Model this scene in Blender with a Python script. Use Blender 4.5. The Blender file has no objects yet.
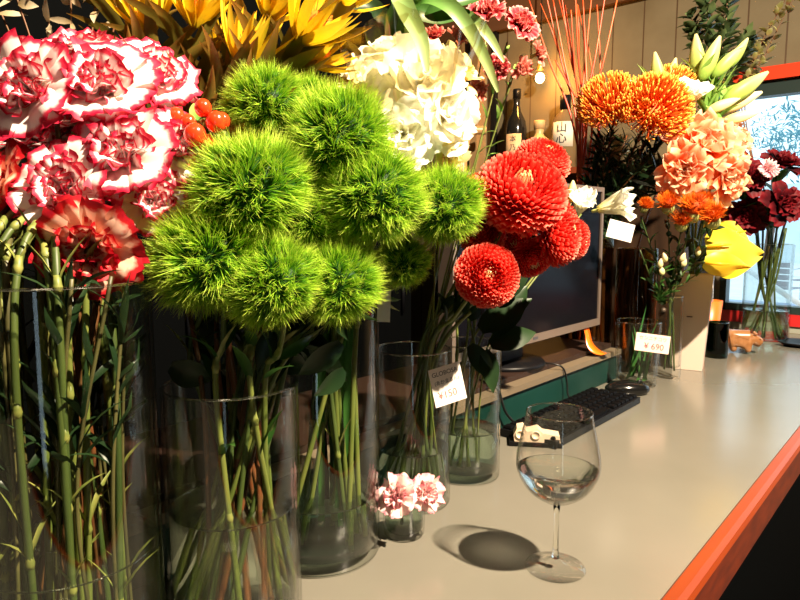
import bpy, math, random
from mathutils import Vector, Matrix, noise
PI = math.pi
S = bpy.context.scene
COL = S.collection
V = Vector
rnd = random.Random(7)
# ------------------------------------------------------------------ camera
FPX = 640.0; CAM_H = 0.42
PITCH = math.atan(72 / FPX); YAW = math.radians(40.9)
F = V((-math.sin(YAW) * math.cos(PITCH), math.cos(YAW) * math.cos(PITCH), -math.sin(PITCH)))
R = V((math.cos(YAW), math.sin(YAW), 0)); U = R.cross(F)
CAM = V((0, 0, CAM_H))
def at(px, py, d):
    return CAM + (F + R * ((px - 400) / FPX) - U * ((py - 300) / FPX)) * d
def onz(px, py, z=0.0):
    r = F + R * ((px - 400) / FPX) - U * ((py - 300) / FPX)
    return CAM + r * ((z - CAM_H) / r.z)
cam = bpy.data.cameras.new('camera'); co = bpy.data.objects.new('camera', cam); COL.objects.link(co)
cam.sensor_width = 36; cam.lens = FPX / 800 * 36; cam.clip_start = 0.02
M3 = Matrix((R, U, -F)).transposed()
co.matrix_world = Matrix.Translation(CAM) @ M3.to_4x4()
S.camera = co
vs = S.view_settings; S.display_settings.display_device = 'sRGB'
vs.view_transform = 'Standard'; vs.look = 'None'; vs.exposure = 0.0; vs.gamma = 1.0; vs.use_curve_mapping = False
S.cycles.transparent_max_bounces = 40; S.cycles.max_bounces = 10; S.cycles.transmission_bounces = 10
S.cycles.sample_clamp_indirect = 6; S.cycles.caustics_refractive = True; S.cycles.caustics_reflective = False
S.cycles.use_denoising = True
# ------------------------------------------------------------------ materials
def newmat(name):
    m = bpy.data.materials.new(name); m.use_nodes = True
    nt = m.node_tree; nt.nodes.clear()
    return m, nt, nt.nodes, nt.links
def out(n, l, sh):
    o = n.new('ShaderNodeOutputMaterial'); l.new(sh, o.inputs['Surface']); return o
def c4(c): return (c[0], c[1], c[2], 1)
def pmat(name, col, rough=0.5, metal=0.0, col2=None, scale=20.0, bump=0.0, stretch=(1, 1, 1), spec=0.5, coat=0.0, emis=None, es=0):
    m, nt, n, l = newmat(name)
    p = n.new('ShaderNodeBsdfPrincipled'); p.inputs['Base Color'].default_value = c4(col)
    p.inputs['Roughness'].default_value = rough; p.inputs['Metallic'].default_value = metal
    p.inputs['Specular IOR Level'].default_value = spec; p.inputs['Coat Weight'].default_value = coat
    if emis: p.inputs['Emission Color'].default_value = c4(emis); p.inputs['Emission Strength'].default_value = es
    if col2 or bump:
        tc = n.new('ShaderNodeTexCoord'); mp = n.new('ShaderNodeMapping'); mp.inputs['Scale'].default_value = stretch
        l.new(tc.outputs['Object'], mp.inputs['Vector'])
        no = n.new('ShaderNodeTexNoise'); no.inputs['Scale'].default_value = scale; no.inputs['Detail'].default_value = 5
        l.new(mp.outputs['Vector'], no.inputs['Vector'])
        if col2:
            r = n.new('ShaderNodeValToRGB'); r.color_ramp.elements[0].position = .35; r.color_ramp.elements[1].position = .65
            r.color_ramp.elements[0].color = c4(col); r.color_ramp.elements[1].color = c4(col2)
            l.new(no.outputs['Fac'], r.inputs['Fac']); l.new(r.outputs['Color'], p.inputs['Base Color'])
        if bump:
            b = n.new('ShaderNodeBump'); b.inputs['Strength'].default_value = bump; b.inputs['Distance'].default_value = .002
            l.new(no.outputs['Fac'], b.inputs['Height']); l.new(b.outputs['Normal'], p.inputs['Normal'])
    out(n, l, p.outputs[0]); return m
def petal(name, stops, amp=0.15, scale=180.0, trans=0.3, rough=0.55):
    """colour follows the vertex attribute t: 0 at a petal's base, 1 at its tip"""
    m, nt, n, l = newmat(name)
    a = n.new('ShaderNodeAttribute'); a.attribute_name = 't'
    tc = n.new('ShaderNodeTexCoord'); no = n.new('ShaderNodeTexNoise'); no.inputs['Scale'].default_value = scale; no.inputs['Detail'].default_value = 3
    l.new(tc.outputs['Object'], no.inputs['Vector'])
    s = n.new('ShaderNodeMath'); s.operation = 'SUBTRACT'; s.inputs[1].default_value = .5; l.new(no.outputs['Fac'], s.inputs[0])
    ml = n.new('ShaderNodeMath'); ml.operation = 'MULTIPLY_ADD'; ml.inputs[1].default_value = amp * 2
    l.new(s.outputs[0], ml.inputs[0]); l.new(a.outputs['Fac'], ml.inputs[2])
    r = n.new('ShaderNodeValToRGB'); cr = r.color_ramp
    while len(cr.elements) < len(stops): cr.elements.new(0.5)
    for e, (p_, c_) in zip(cr.elements, stops): e.position = p_; e.color = c4(c_)
    l.new(ml.outputs[0], r.inputs['Fac'])
    p = n.new('ShaderNodeBsdfPrincipled'); p.inputs['Roughness'].default_value = rough; p.inputs['Specular IOR Level'].default_value = .25
    l.new(r.outputs['Color'], p.inputs['Base Color'])
    if trans:
        t = n.new('ShaderNodeBsdfTranslucent'); l.new(r.outputs['Color'], t.inputs['Color'])
        mx = n.new('ShaderNodeMixShader'); mx.inputs[0].default_value = trans
        l.new(p.outputs[0], mx.inputs[1]); l.new(t.outputs[0], mx.inputs[2]); out(n, l, mx.outputs[0])
    else: out(n, l, p.outputs[0])
    return m
def glassmat(name, tint=(1, 1, 1), ior=1.45, edge=(.55, .52, .42), rough=0.0, refr=0.0):
    """clear glass: mirror by Fresnel, otherwise see-through, darker where the wall is seen edge-on"""
    m, nt, n, l = newmat(name)
    lw = n.new('ShaderNodeLayerWeight'); lw.inputs['Blend'].default_value = .5
    pw = n.new('ShaderNodeMath'); pw.operation = 'POWER'; pw.inputs[1].default_value = 6; l.new(lw.outputs['Facing'], pw.inputs[0])
    cm = n.new('ShaderNodeMix'); cm.data_type = 'RGBA'; cm.inputs[6].default_value = c4(tint); cm.inputs[7].default_value = c4([a * b_ for a, b_ in zip(tint, edge)]); l.new(pw.outputs[0], cm.inputs[0])
    tr = n.new('ShaderNodeBsdfTransparent'); l.new(cm.outputs[2], tr.inputs['Color'])
    base = tr.outputs[0]
    if refr:
        rf = n.new('ShaderNodeBsdfRefraction'); rf.inputs['IOR'].default_value = ior; rf.inputs['Color'].default_value = c4(tint)
        m0 = n.new('ShaderNodeMixShader'); m0.inputs[0].default_value = refr; l.new(tr.outputs[0], m0.inputs[1]); l.new(rf.outputs[0], m0.inputs[2]); base = m0.outputs[0]
    gl = n.new('ShaderNodeBsdfGlossy'); gl.inputs['Roughness'].default_value = rough
    ge = n.new('ShaderNodeNewGeometry'); im = n.new('ShaderNodeMix'); im.data_type = 'FLOAT'; im.inputs[2].default_value = ior; im.inputs[3].default_value = 1 / ior; l.new(ge.outputs['Backfacing'], im.inputs[0])
    fr = n.new('ShaderNodeFresnel'); l.new(im.outputs[0], fr.inputs['IOR'])
    mx = n.new('ShaderNodeMixShader'); l.new(fr.outputs[0], mx.inputs[0]); l.new(base, mx.inputs[1]); l.new(gl.outputs[0], mx.inputs[2])
    out(n, l, mx.outputs[0]); return m
def solidglass(name, tint=(1, 1, 1), ior=1.45, clear=0.0):
    m, nt, n, l = newmat(name)
    g = n.new('ShaderNodeBsdfGlass'); g.inputs['IOR'].default_value = ior; g.inputs['Color'].default_value = c4(tint); g.inputs['Roughness'].default_value = 0
    t = n.new('ShaderNodeBsdfTransparent'); mx = n.new('ShaderNodeMixShader'); mx.inputs[0].default_value = clear
    l.new(g.outputs[0], mx.inputs[1]); l.new(t.outputs[0], mx.inputs[2]); out(n, l, mx.outputs[0]); return m
GLASS = glassmat('vase_glass', (.97, .98, .97), 1.5)
GLASS_SMOKE = glassmat('smoky_glass', (.62, .52, .40))
WINE = glassmat('wine_glass_crystal', (.99, .99, .985), 1.5, (.45, .43, .36))
WINE_STEM = solidglass('wine_stem_crystal', (.98, .98, .96), 1.45)
WATER = solidglass('water', (.95, .97, .95), 1.33, .08)
RIM = glassmat('polished_rim', (.9, .92, .88), 3.2)
WATER_V = glassmat('vase_water', (.90, .95, .89), 1.25, (.7, .7, .6))
WATER_R = glassmat('vase_water_clear', (.90, .95, .88), 1.33, (.7, .7, .6), refr=.6)
WATER_DIM = glassmat('vase_water_refracting', (.80, .90, .82), 1.3, (.6, .6, .5), refr=.75)
STEM = pmat('stem_green', (.032, .058, .010), .5, col2=(.07, .10, .018), scale=60, stretch=(1, 1, .15))
STEM_PALE = pmat('stem_pale_green', (.095, .135, .022), .45, col2=(.17, .19, .04), scale=60, stretch=(1, 1, .15))
STEM_RED = pmat('stem_rust', (.16, .045, .012), .5, col2=(.12, .06, .018), scale=50)
STEM_OLIVE = pmat('stem_olive', (.045, .042, .012), .5, col2=(.11, .10, .03), scale=45, stretch=(1, 1, .3))
NODE = pmat('stem_node_green', (.12, .16, .03), .5, col2=(.26, .26, .06), scale=90)
LEAF = petal('leaf_green', [(0, (.02, .07, .012)), (1, (.045, .12, .02))], .3, 40, .2, .35)
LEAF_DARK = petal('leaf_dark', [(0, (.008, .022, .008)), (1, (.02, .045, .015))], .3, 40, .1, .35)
LEAF_OLIVE = petal('leaf_olive', [(0, (.07, .06, .01)), (.6, (.16, .13, .02)), (1, (.32, .16, .03))], .3, 50, .3, .4)
LEAF_BRIGHT = petal('leaf_bright', [(0, (.10, .28, .04)), (1, (.35, .55, .12))], .2, 40, .3, .4)
LEAF_BLADE = petal('leaf_blade', [(0, (.05, .16, .03)), (.5, (.09, .24, .04)), (1, (.38, .48, .20))], .1, 40, .25, .4)
# ------------------------------------------------------------------ mesh building
class MB:
    def __init__(s): s.v = []; s.f = []; s.t = []; s.m = []
    def add(s, vs_, fs, ts=None, mi=0):
        b = len(s.v); s.v += [tuple(p) for p in vs_]; s.t += (list(ts) if ts is not None else [0.5] * len(vs_))
        for f in fs: s.f.append(tuple(i + b for i in f)); s.m.append(mi)
    def grid(s, rows, ts, mi=0, close=False):
        nu = len(rows[0]); vs_ = [p for r_ in rows for p in r_]; tt = [t for r_ in ts for t in r_]; fs = []
        for j in range(len(rows) - 1):
            for i in range(nu if close else nu - 1):
                k = (i + 1) % nu
                fs.append((j * nu + i, j * nu + k, (j + 1) * nu + k, (j + 1) * nu + i))
        s.add(vs_, fs, tt, mi)
    def box(s, c, d, mi=0, M=None):
        cx, cy, cz = c; dx, dy, dz = d[0] / 2, d[1] / 2, d[2] / 2
        vs_ = [V((cx + a * dx, cy + b * dy, cz + e * dz)) for a in (-1, 1) for b in (-1, 1) for e in (-1, 1)]
        if M: vs_ = [M @ p for p in vs_]
        s.add(vs_, [(0, 1, 3, 2), (4, 6, 7, 5), (0, 4, 5, 1), (2, 3, 7, 6), (0, 2, 6, 4), (1, 5, 7, 3)], None, mi)
    def lathe(s, prof, n=48, mi=0, c=(0, 0, 0), cap0=True, cap1=True, M=None):
        rows = []
        for r_, z in prof:
            rows.append([V((c[0] + r_ * math.cos(2 * PI * i / n), c[1] + r_ * math.sin(2 * PI * i / n), c[2] + z)) for i in range(n)])
        if M: rows = [[M @ p for p in r_] for r_ in rows]
        b = len(s.v); s.grid(rows, [[.5] * n for _ in rows], mi, True)
        if cap0 and prof[0][0] > 1e-5: s.f.append(tuple(b + i for i in range(n))[::-1]); s.m.append(mi)
        if cap1 and prof[-1][0] > 1e-5: s.f.append(tuple(b + (len(prof) - 1) * n + i for i in range(n))); s.m.append(mi)
    def tube(s, pts, rad, n=8, mi=0, caps=True, ts=None):
        m = len(pts); rows = []; prev = None
        for i, p in enumerate(pts):
            tg = (pts[min(i + 1, m - 1)] - pts[max(i - 1, 0)])
            tg = tg.normalized() if tg.length > 1e-9 else V((0, 0, 1))
            if prev is None:
                a = tg.cross(V((0, 0, 1)))
                if a.length < .05: a = tg.cross(V((1, 0, 0)))
                a.normalize()
            else:
                a = prev - tg * prev.dot(tg); a.normalize()
            prev = a; b_ = tg.cross(a); r_ = rad[i] if hasattr(rad, '__len__') else rad
            rows.append([p + a * (r_ * math.cos(2 * PI * k / n)) + b_ * (r_ * math.sin(2 * PI * k / n)) for k in range(n)])
        b = len(s.v); s.grid(rows, [[(ts[i] if ts else .5)] * n for i in range(m)], mi, True)
        if caps:
            s.f.append(tuple(b + i for i in range(n))[::-1]); s.m.append(mi)
            s.f.append(tuple(b + (m - 1) * n + i for i in range(n))); s.m.append(mi)
    def sphere(s, c, r_, nu=14, nv=9, mi=0, sc=(1, 1, 1), M=None, t=.5):
        rows = []
        for j in range(nv + 1):
            th = PI * j / nv; th = min(max(th, .02), PI - .02)
            rows.append([V((c[0] + sc[0] * r_ * math.sin(th) * math.cos(2 * PI * i / nu), c[1] + sc[1] * r_ * math.sin(th) * math.sin(2 * PI * i / nu), c[2] - sc[2] * r_ * math.cos(th))) for i in range(nu)])
        if M: rows = [[M @ p for p in r2] for r2 in rows]
        b = len(s.v); s.grid(rows, [[t] * nu for _ in rows], mi, True)
        s.f.append(tuple(b + i for i in range(nu))[::-1]); s.m.append(mi)
        s.f.append(tuple(b + nv * nu + i for i in range(nu))); s.m.append(mi)
    def mesh(s, name, mats, smooth=True):
        me = bpy.data.meshes.new(name); me.from_pydata(s.v, [], s.f)
        for m in (mats if isinstance(mats, (list, tuple)) else [mats]): me.materials.append(m)
        me.polygons.foreach_set('material_index', s.m)
        me.polygons.foreach_set('use_smooth', [smooth] * len(s.f))
        a = me.attributes.new('t', 'FLOAT', 'POINT'); a.data.foreach_set('value', s.t)
        me.update(); return me
def link(name, me, parent=None, loc=None, mat=None):
    o = bpy.data.objects.new(name, me); COL.objects.link(o)
    if parent: o.parent = parent
    if mat is not None: o.matrix_local = mat
    elif loc is not None: o.location = loc
    return o
def tag(o, label, cat, group=None):
    o['label'] = label; o['category'] = cat
    if group: o['group'] = group
    return o
def thing(name, loc, label, cat, group=None):
    o = bpy.data.objects.new(name, None); COL.objects.link(o); o.location = loc; o.empty_display_size = .02
    return tag(o, label, cat, group)
def struct(name, mb, m, smooth=False):
    o = link(name, mb.mesh(name, m, smooth)); o['kind'] = 'structure'; return o
def frame(z, up=V((0, 0, 1)), roll=0.0):
    z = z.normalized(); x = up.cross(z)
    if x.length < .05: x = V((1, 0, 0)).cross(z)
    x.normalize(); y = z.cross(x)
    return Matrix((x, y, z)).transposed() @ Matrix.Rotation(roll, 3, 'Z')
def bez(p, n=14):
    """smooth curve through points (Catmull-Rom)"""
    q = [p[0] * 2 - p[1]] + list(p) + [p[-1] * 2 - p[-2]]; r_ = []
    for i in range(1, len(q) - 2):
        for k in range(n):
            t = k / n; a, b, c, d = q[i - 1], q[i], q[i + 1], q[i + 2]
            r_.append(.5 * ((2 * b) + (c - a) * t + (2 * a - 5 * b + 4 * c - d) * t * t + (3 * b - a - 3 * c + d) * t ** 3))
    r_.append(q[-2]); return r_
# a petal: starts at p0, runs along direction rising from elevation e0 to e1 around azimuth az
def add_petal(mb, az, L, W, e0, e1, p0=V((0, 0, 0)), r0=0.0, nu=7, nv=6, prof='fan', ruf=0.0, kr=3.0, ph=0.0, teeth=0.0, cup=0.0, rg=rnd, mi=0, t0=0.0, t1=1.0, twist=0.0):
    ca, sa = math.cos(az), math.sin(az); rad = V((ca, sa, 0)); tan = V((-sa, ca, 0)); up = V((0, 0, 1))
    tan = (tan * math.cos(twist) + up * math.sin(twist))
    rows = []; ts = []; c = p0 + rad * r0
    tj = [rg.uniform(-1, 1) * teeth for _ in range(nu)]
    for j in range(nv):
        v = j / (nv - 1); e = e0 + (e1 - e0) * v
        d = rad * math.cos(e) + up * math.sin(e); nrm = d.cross(tan)
        if j: c = c + d * (L / (nv - 1))
        if prof == 'fan': w = W * (.16 + .84 * v ** .9)
        elif prof == 'lance': w = W * (math.sin(PI * min(1, (.08 + .92 * v)) ** .85)) + W * .03
        elif prof == 'spoon': w = W * (.35 + .65 * math.sin(PI * (.1 + .72 * v)))
        elif prof == 'round': w = W * math.sqrt(max(0.02, 1 - (1 - 2 * (.08 + .86 * v)) ** 2)) * (.5 + .5 * v)
        elif prof == 'heart': w = W * (math.sin(PI * (v * .93 + .05)) ** .6) * (1.25 - .8 * v)
        row = []; tr = []
        for i in range(nu):
            u = -1 + 2 * i / (nu - 1)
            drop = -.22 * u * u * v * L if prof == 'fan' else 0
            q = c + tan * (u * w) + nrm * (ruf * v * v * math.sin(kr * u * PI + ph) + cup * u * u * w) + d * (drop + (tj[i] * v if j == nv - 1 else 0))
            row.append(q); tr.append(t0 + (t1 - t0) * min(1, max(0, v + .10 * (abs(u) ** 6) * v)))
        rows.append(row); ts.append(tr)
    mb.grid(rows, ts, mi)
def blade(mb, p, d, L, w, side, bend, t0=0, t1=1, mi=0):
    a = p; b = p + d * (L * .5) + bend * (.25 * L); c = p + d * L + bend * L * .9
    mb.add([a - side * w, a + side * w, b - side * w * .8, b + side * w * .8, c], [(0, 1, 3, 2), (2, 3, 4)], [t0, t0, (t0 + t1) / 2, (t0 + t1) / 2, t1], mi)
def sphdir(rg):
    z = rg.uniform(-1, 1); a = rg.uniform(0, 2 * PI); r_ = math.sqrt(1 - z * z); return V((r_ * math.cos(a), r_ * math.sin(a), z))
# ------------------------------------------------------------------ flower heads (unit: metres for radius 1 -> scaled on use)
def carnation_mesh(seed, mats, n=27, ruf=.085, wide=.74, name='carnation_bloom'):
    rg = random.Random(seed); mb = MB()
    for k in range(n):
        f = (k / (n - 1)); az = k * 2.399 + rg.uniform(-.25, .25)
        if k < 9: e0, e1, L, w, rf, kr = 1.5, 1.2 - .03 * k, .46 + .02 * k, wide * .55, ruf * 1.6, rg.uniform(2.5, 3.6)
        elif k < 17: e0, e1, L, w, rf, kr = 1.45, .55 + rg.uniform(-.15, .15), .74, wide * .75, ruf * 1.2, rg.uniform(2, 3)
        else: e0, e1, L, w, rf, kr = 1.1, -.25 + rg.uniform(-.25, .2), .98 + rg.uniform(-.06, .08), wide, ruf, rg.uniform(1.5, 2.5)
        add_petal(mb, az, L, w * rg.uniform(.85, 1.15), e0, e1, V((0, 0, 0)), .03, 19, 7, 'fan', rf * rg.uniform(.7, 1.3), kr, rg.uniform(0, 6), .045, .05, rg, twist=rg.uniform(-.2, .2))
    return mb.mesh(name, mats)
def ball_mesh(seed, mats, n=7600):
    rg = random.Random(seed); mb = MB(); off = V((seed * 3.1, 1.7, 0))
    lump = lambda d: 1 + .16 * noise.noise(d * 1.7 + off) + .05 * noise.noise(d * 5 + off)
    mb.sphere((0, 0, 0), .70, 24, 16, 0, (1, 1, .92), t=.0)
    mb.v = [tuple(V(p) * lump(V(p).normalized())) for p in mb.v]
    for k in range(n):
        d = sphdir(rg); clump = V((noise.noise(d * 4 + off), noise.noise(d * 4 + off + V((9, 0, 0))), noise.noise(d * 4 + off + V((0, 9, 0)))))
        t = (d + clump * .8 + sphdir(rg) * .18).normalized()
        side = t.cross(sphdir(rg)).normalized(); bend = (V((0, 0, .15)) + sphdir(rg) * .30 + clump * .5)
        p = V((d.x, d.y, d.z * .92)) * .67 * lump(d)
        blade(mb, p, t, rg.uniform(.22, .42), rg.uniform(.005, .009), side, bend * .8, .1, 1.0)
    return mb.mesh('fuzzy_head', mats, False)
def mum_mesh(seed, mats, rings=15):
    rg = random.Random(seed); mb = MB()
    mb.sphere((0, 0, 0), .55, 16, 10, 0, (1, 1, .8), t=.1)
    N = 360
    for k in range(N):
        z = 1 - 1.72 * (k / N); a = k * 2.39996; r_ = math.sqrt(max(0, 1 - z * z))
        d = V((r_ * math.cos(a), r_ * math.sin(a), z)); p = V((d.x * .5, d.y * .5, d.z * .42))
        M = frame(d + V((0, 0, .25)))
        sub = MB(); L = .38 + .14 * (k / N) + rg.uniform(-.03, .03); W = .05 + .035 * (k / N)
        if k < 26: L *= .6; W *= .6
        add_petal(sub, PI / 2, L, W, 1.35, 1.1 + rg.uniform(-.15, .1), nu=3, nv=4, prof='spoon', cup=.7, rg=rg)
        mb.add([p + M @ V(q) for q in sub.v], sub.f, sub.t, 1 if k < 16 else 0)
    return mb.mesh('red_bloom', mats)
def broad_mesh(seed, mats, n=26, wide=.55, ruf=.07, name='white_bloom', teeth=.03, opn=1.0):
    rg = random.Random(seed); mb = MB()
    for k in range(n):
        f = k / (n - 1); az = k * 2.399 + rg.uniform(-.2, .2); e = PI / 2 * (1 - f * opn) * .95
        add_petal(mb, az, .55 + .5 * f, wide * (.5 + .5 * f) * rg.uniform(.85, 1.15), e + .55, e - .25, V((0, 0, 0)), .05, 11, 8, 'round', ruf * rg.uniform(.6, 1.4), rg.uniform(1.3, 2.4), rg.uniform(0, 6), teeth, .25, rg, twist=rg.uniform(-.15, .15))
    return mb.mesh(name, mats)
def leuca_mesh(seed, mats):
    rg = random.Random(seed); mb = MB()
    for k in range(15):
        f = k / 14; az = k * 2.399; e = 1.5 - .5 * f
        add_petal(mb, az, .95 + .35 * f + rg.uniform(-.12, .12), .078 + .035 * f, e - .5, e + .10, V((0, 0, .0)), .10, 5, 7, 'lance', 0, cup=.5, rg=rg)
    mb.sphere((0, 0, .32), .16, 12, 8, 1, (1, 1, 1.7), t=.5)
    for k in range(60):
        d = sphdir(rg); d.z = abs(d.z); blade(mb, V((0, 0, .38)) + V((d.x * .13, d.y * .13, d.z * .22)), (d + V((0, 0, .8))).normalized(), .12, .012, d.orthogonal().normalized(), V((0, 0, 0)), .5, 1, 1)
    return mb.mesh('yellow_bracts', mats)
def pin_mesh(seed, mats, n=520):
    rg = random.Random(seed); mb = MB(); mb.sphere((0, 0, .1), .38, 16, 10, 1, (1, 1, .8), t=.2)
    for k in range(n):
        a = rg.uniform(0, 2 * PI); z = rg.uniform(-.35, 1); r_ = math.sqrt(1 - z * z); d = V((r_ * math.cos(a), r_ * math.sin(a), z))
        p = V((d.x * .33, d.y * .33, .1 + d.z * .28)); q = p + d * .38 + V((0, 0, .02)); e = q + (V((0, 0, .8)) + d * .7 + sphdir(rg) * .25).normalized() * .25
        pts = bez([p, p + d * .22, q, e], 3)
        mb.tube(pts, [.011] * (len(pts) - 2) + [.02, .014], 4, 0, True, [i / (len(pts) - 1) for i in range(len(pts))])
    return mb.mesh('pincushion', mats)
def tuft_mesh(seed, mats, n=420):
    rg = random.Random(seed); mb = MB(); mb.sphere((0, 0, .1), .45, 14, 9, 0, (1, 1, .9), t=.2)
    for k in range(n):
        d = sphdir(rg)
        if d.z < -.2: d.z *= -1
        p = V((d.x, d.y, d.z + .15)) * .4; t = (d * .7 + V((0, 0, .45)) + sphdir(rg) * .3).normalized()
        blade(mb, p, t, rg.uniform(.4, .62), .03, t.orthogonal().normalized(), V((0, 0, 0)), .1, 1)
    mb.sphere((0, 0, -.3), .42, 14, 9, 1, (1, 1, 1.05), t=.4)
    return mb.mesh('orange_tuft', mats)
def lily_bud(mb, p, d, L, r_, mi=0, n=12):
    M = frame(d); rows = []; ts = []
    for j in range(11):
        v = j / 10; rr = r_ * (math.sin(PI * min(.97, .06 + .92 * v ** .9)) ** .7) * (1.05 - .3 * v)
        rows.append([p + M @ V((rr * (1 + .10 * math.cos(3 * a)) * math.cos(a), rr * (1 + .10 * math.cos(3 * a)) * math.sin(a), L * v)) for a in [2 * PI * i / n for i in range(n)]]); ts.append([v] * n)
    b = len(mb.v); mb.grid(rows, ts, mi, True)
    mb.f.append(tuple(b + i for i in range(n))[::-1]); mb.m.append(mi); mb.f.append(tuple(b + 10 * n + i for i in range(n))); mb.m.append(mi)
def calyx_mesh(mats, r_=.16, L=.6):
    mb = MB(); mb.lathe([(.05, -L), (r_ * .8, -L * .92), (r_, -L * .6), (r_ * .95, -L * .3), (r_ * 1.15, 0), (r_ * 1.3, .06)], 12, 0)
    return mb.mesh('calyx', mats)
P_CARN = petal('carnation_white_red', [(0, (.75, .06, .02)), (.2, (.9, .25, .08)), (.38, (.98, .88, .78)), (.86, (.98, .90, .88)), (.93, (.75, .05, .10)), (1.0, (.45, .004, .035))], .10, 5, .25)
P_CARN_RED = petal('carnation_red', [(0, (.6, .03, .01)), (.3, (.78, .10, .03)), (.5, (.93, .62, .45)), (.8, (.93, .6, .45)), (.9, (.62, .015, .02)), (1, (.42, .006, .02))], .22, 3.5, .25)
P_PINK = petal('spray_pink', [(0, (.25, .005, .005)), (.6, (.38, .012, .02)), (.88, (.55, .04, .06)), (.96, (.8, .25, .22)), (1, (.85, .4, .35))], .10, 6, .2)
P_PINK_PALE = petal('spray_pale_pink', [(0, (.5, .08, .04)), (.7, (.65, .14, .10)), (1, (.8, .35, .27))], .15, 9, .3)
P_POT = petal('pot_pink_white', [(0, (.7, .02, .08)), (.4, (.85, .12, .2)), (.58, (.9, .58, .55)), (.88, (.92, .74, .70)), (1, (.85, .30, .38))], .30, 3.5, .25)
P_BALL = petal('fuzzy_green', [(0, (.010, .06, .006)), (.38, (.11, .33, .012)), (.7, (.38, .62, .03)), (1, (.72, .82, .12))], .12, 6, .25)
P_RED = petal('red_petals', [(0, (.45, .005, .005)), (.45, (.72, .02, .015)), (.85, (.80, .045, .028)), (1, (.92, .26, .18))], .1, 6, .3)
P_REDC = petal('pale_button', [(0, (.8, .4, .15)), (1, (.95, .9, .55))], .1, 6, .2)
P_WHITE = petal('white_petals', [(0, (.85, .75, .25)), (.2, (.96, .93, .70)), (1, (.98, .97, .86))], .12, 6, .35)
P_CREAM = petal('cream_petals', [(0, (.8, .45, .08)), (.5, (.90, .72, .28)), (1, (.95, .85, .48))], .12, 6, .35)
P_LEUC = petal('yellow_bracts', [(0, (.35, .26, .01)), (.35, (.80, .52, .01)), (.92, (.92, .68, .04)), (1, (.7, .3, .01))], .15, 8, .35, .4)
P_LEUCC = petal('orange_cone', [(0, (.8, .12, .01)), (1, (.9, .35, .05))], .2, 9, .2)
P_PIN = petal('pincushion_orange', [(0, (.65, .02, .004)), (.45, (.80, .10, .006)), (.9, (.88, .26, .02)), (1, (.9, .5, .08))], .1, 6, .2)
P_TUFT = petal('tuft_orange', [(0, (.55, .05, .005)), (1, (.9, .24, .015))], .15, 6, .3)
P_PEACH = petal('peach_petals', [(0, (.80, .08, .01)), (.45, (.82, .15, .035)), (.78, (.88, .34, .16)), (1, (.93, .66, .46))], .2, 4, .4)
P_ROSE = petal('deep_red_petals', [(0, (.012, .0005, .002)), (.7, (.055, .001, .004)), (1, (.17, .003, .008))], .15, 6, .15, .6)
P_ROSEC = petal('pink_crest', [(0, (.4, .01, .05)), (.6, (.8, .25, .35)), (1, (.95, .7, .7))], .2, 6, .2)
P_YEL = petal('yellow_spathe', [(0, (.6, .55, .05)), (.4, (.9, .62, .03)), (1, (.95, .75, .1))], .1, 20, .4, .35)
P_LILY = petal('lily_bud', [(0, (.16, .32, .04)), (.5, (.45, .55, .12)), (1, (.8, .72, .35))], .12, 20, .25, .4)
P_LILYW = petal('lily_bud_cream', [(0, (.4, .45, .1)), (.4, (.85, .72, .35)), (1, (.95, .88, .55))], .12, 20, .3, .4)
P_TWIG = pmat('red_twig', (.55, .045, .012), .4, col2=(.70, .12, .03), scale=30, stretch=(1, 1, .2))
CALYX = pmat('calyx_green', (.30, .34, .08), .5, col2=(.42, .42, .14), scale=20)
CALYX_M = calyx_mesh(CALYX)
CARN = [carnation_mesh(i, P_CARN) for i in range(3)]
CARN_RED = [carnation_mesh(i + 10, P_CARN_RED) for i in range(2)]
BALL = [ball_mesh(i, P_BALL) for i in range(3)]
MUM = [mum_mesh(i, [P_RED, P_REDC]) for i in range(2)]
WHT = [broad_mesh(i + 3, P_WHITE, 14, .80, .05, teeth=.05) for i in range(2)]
CRM = [broad_mesh(i + 8, P_CREAM, 10, .75, .06, teeth=.08) for i in range(1)]
LEU = [leuca_mesh(i, [P_LEUC, P_LEUCC]) for i in range(2)]
PINK = [carnation_mesh(31, P_PINK, 27, .13, .55)]
PINKP = [carnation_mesh(33, P_PINK_PALE, 20, .13, .45)]
POTC = [carnation_mesh(41, P_POT, 24, .13, .62), carnation_mesh(42, P_POT, 24, .13, .62)]
PIN = [pin_mesh(1, [P_PIN, P_LEUCC])]
TUFT = [tuft_mesh(1, [P_TUFT, CALYX])]
PEACH = [broad_mesh(i + 20, P_PEACH, 20, .56, .13, 'peach_bloom', .03) for i in range(2)]
ROSE = [broad_mesh(i + 30, P_ROSE, 24, .46, .07, 'dark_red_bloom', .02, .95) for i in range(2)]
LISI = [broad_mesh(50, P_WHITE, 12, .42, .09, 'lisianthus_bloom', .02, .45)]
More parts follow.
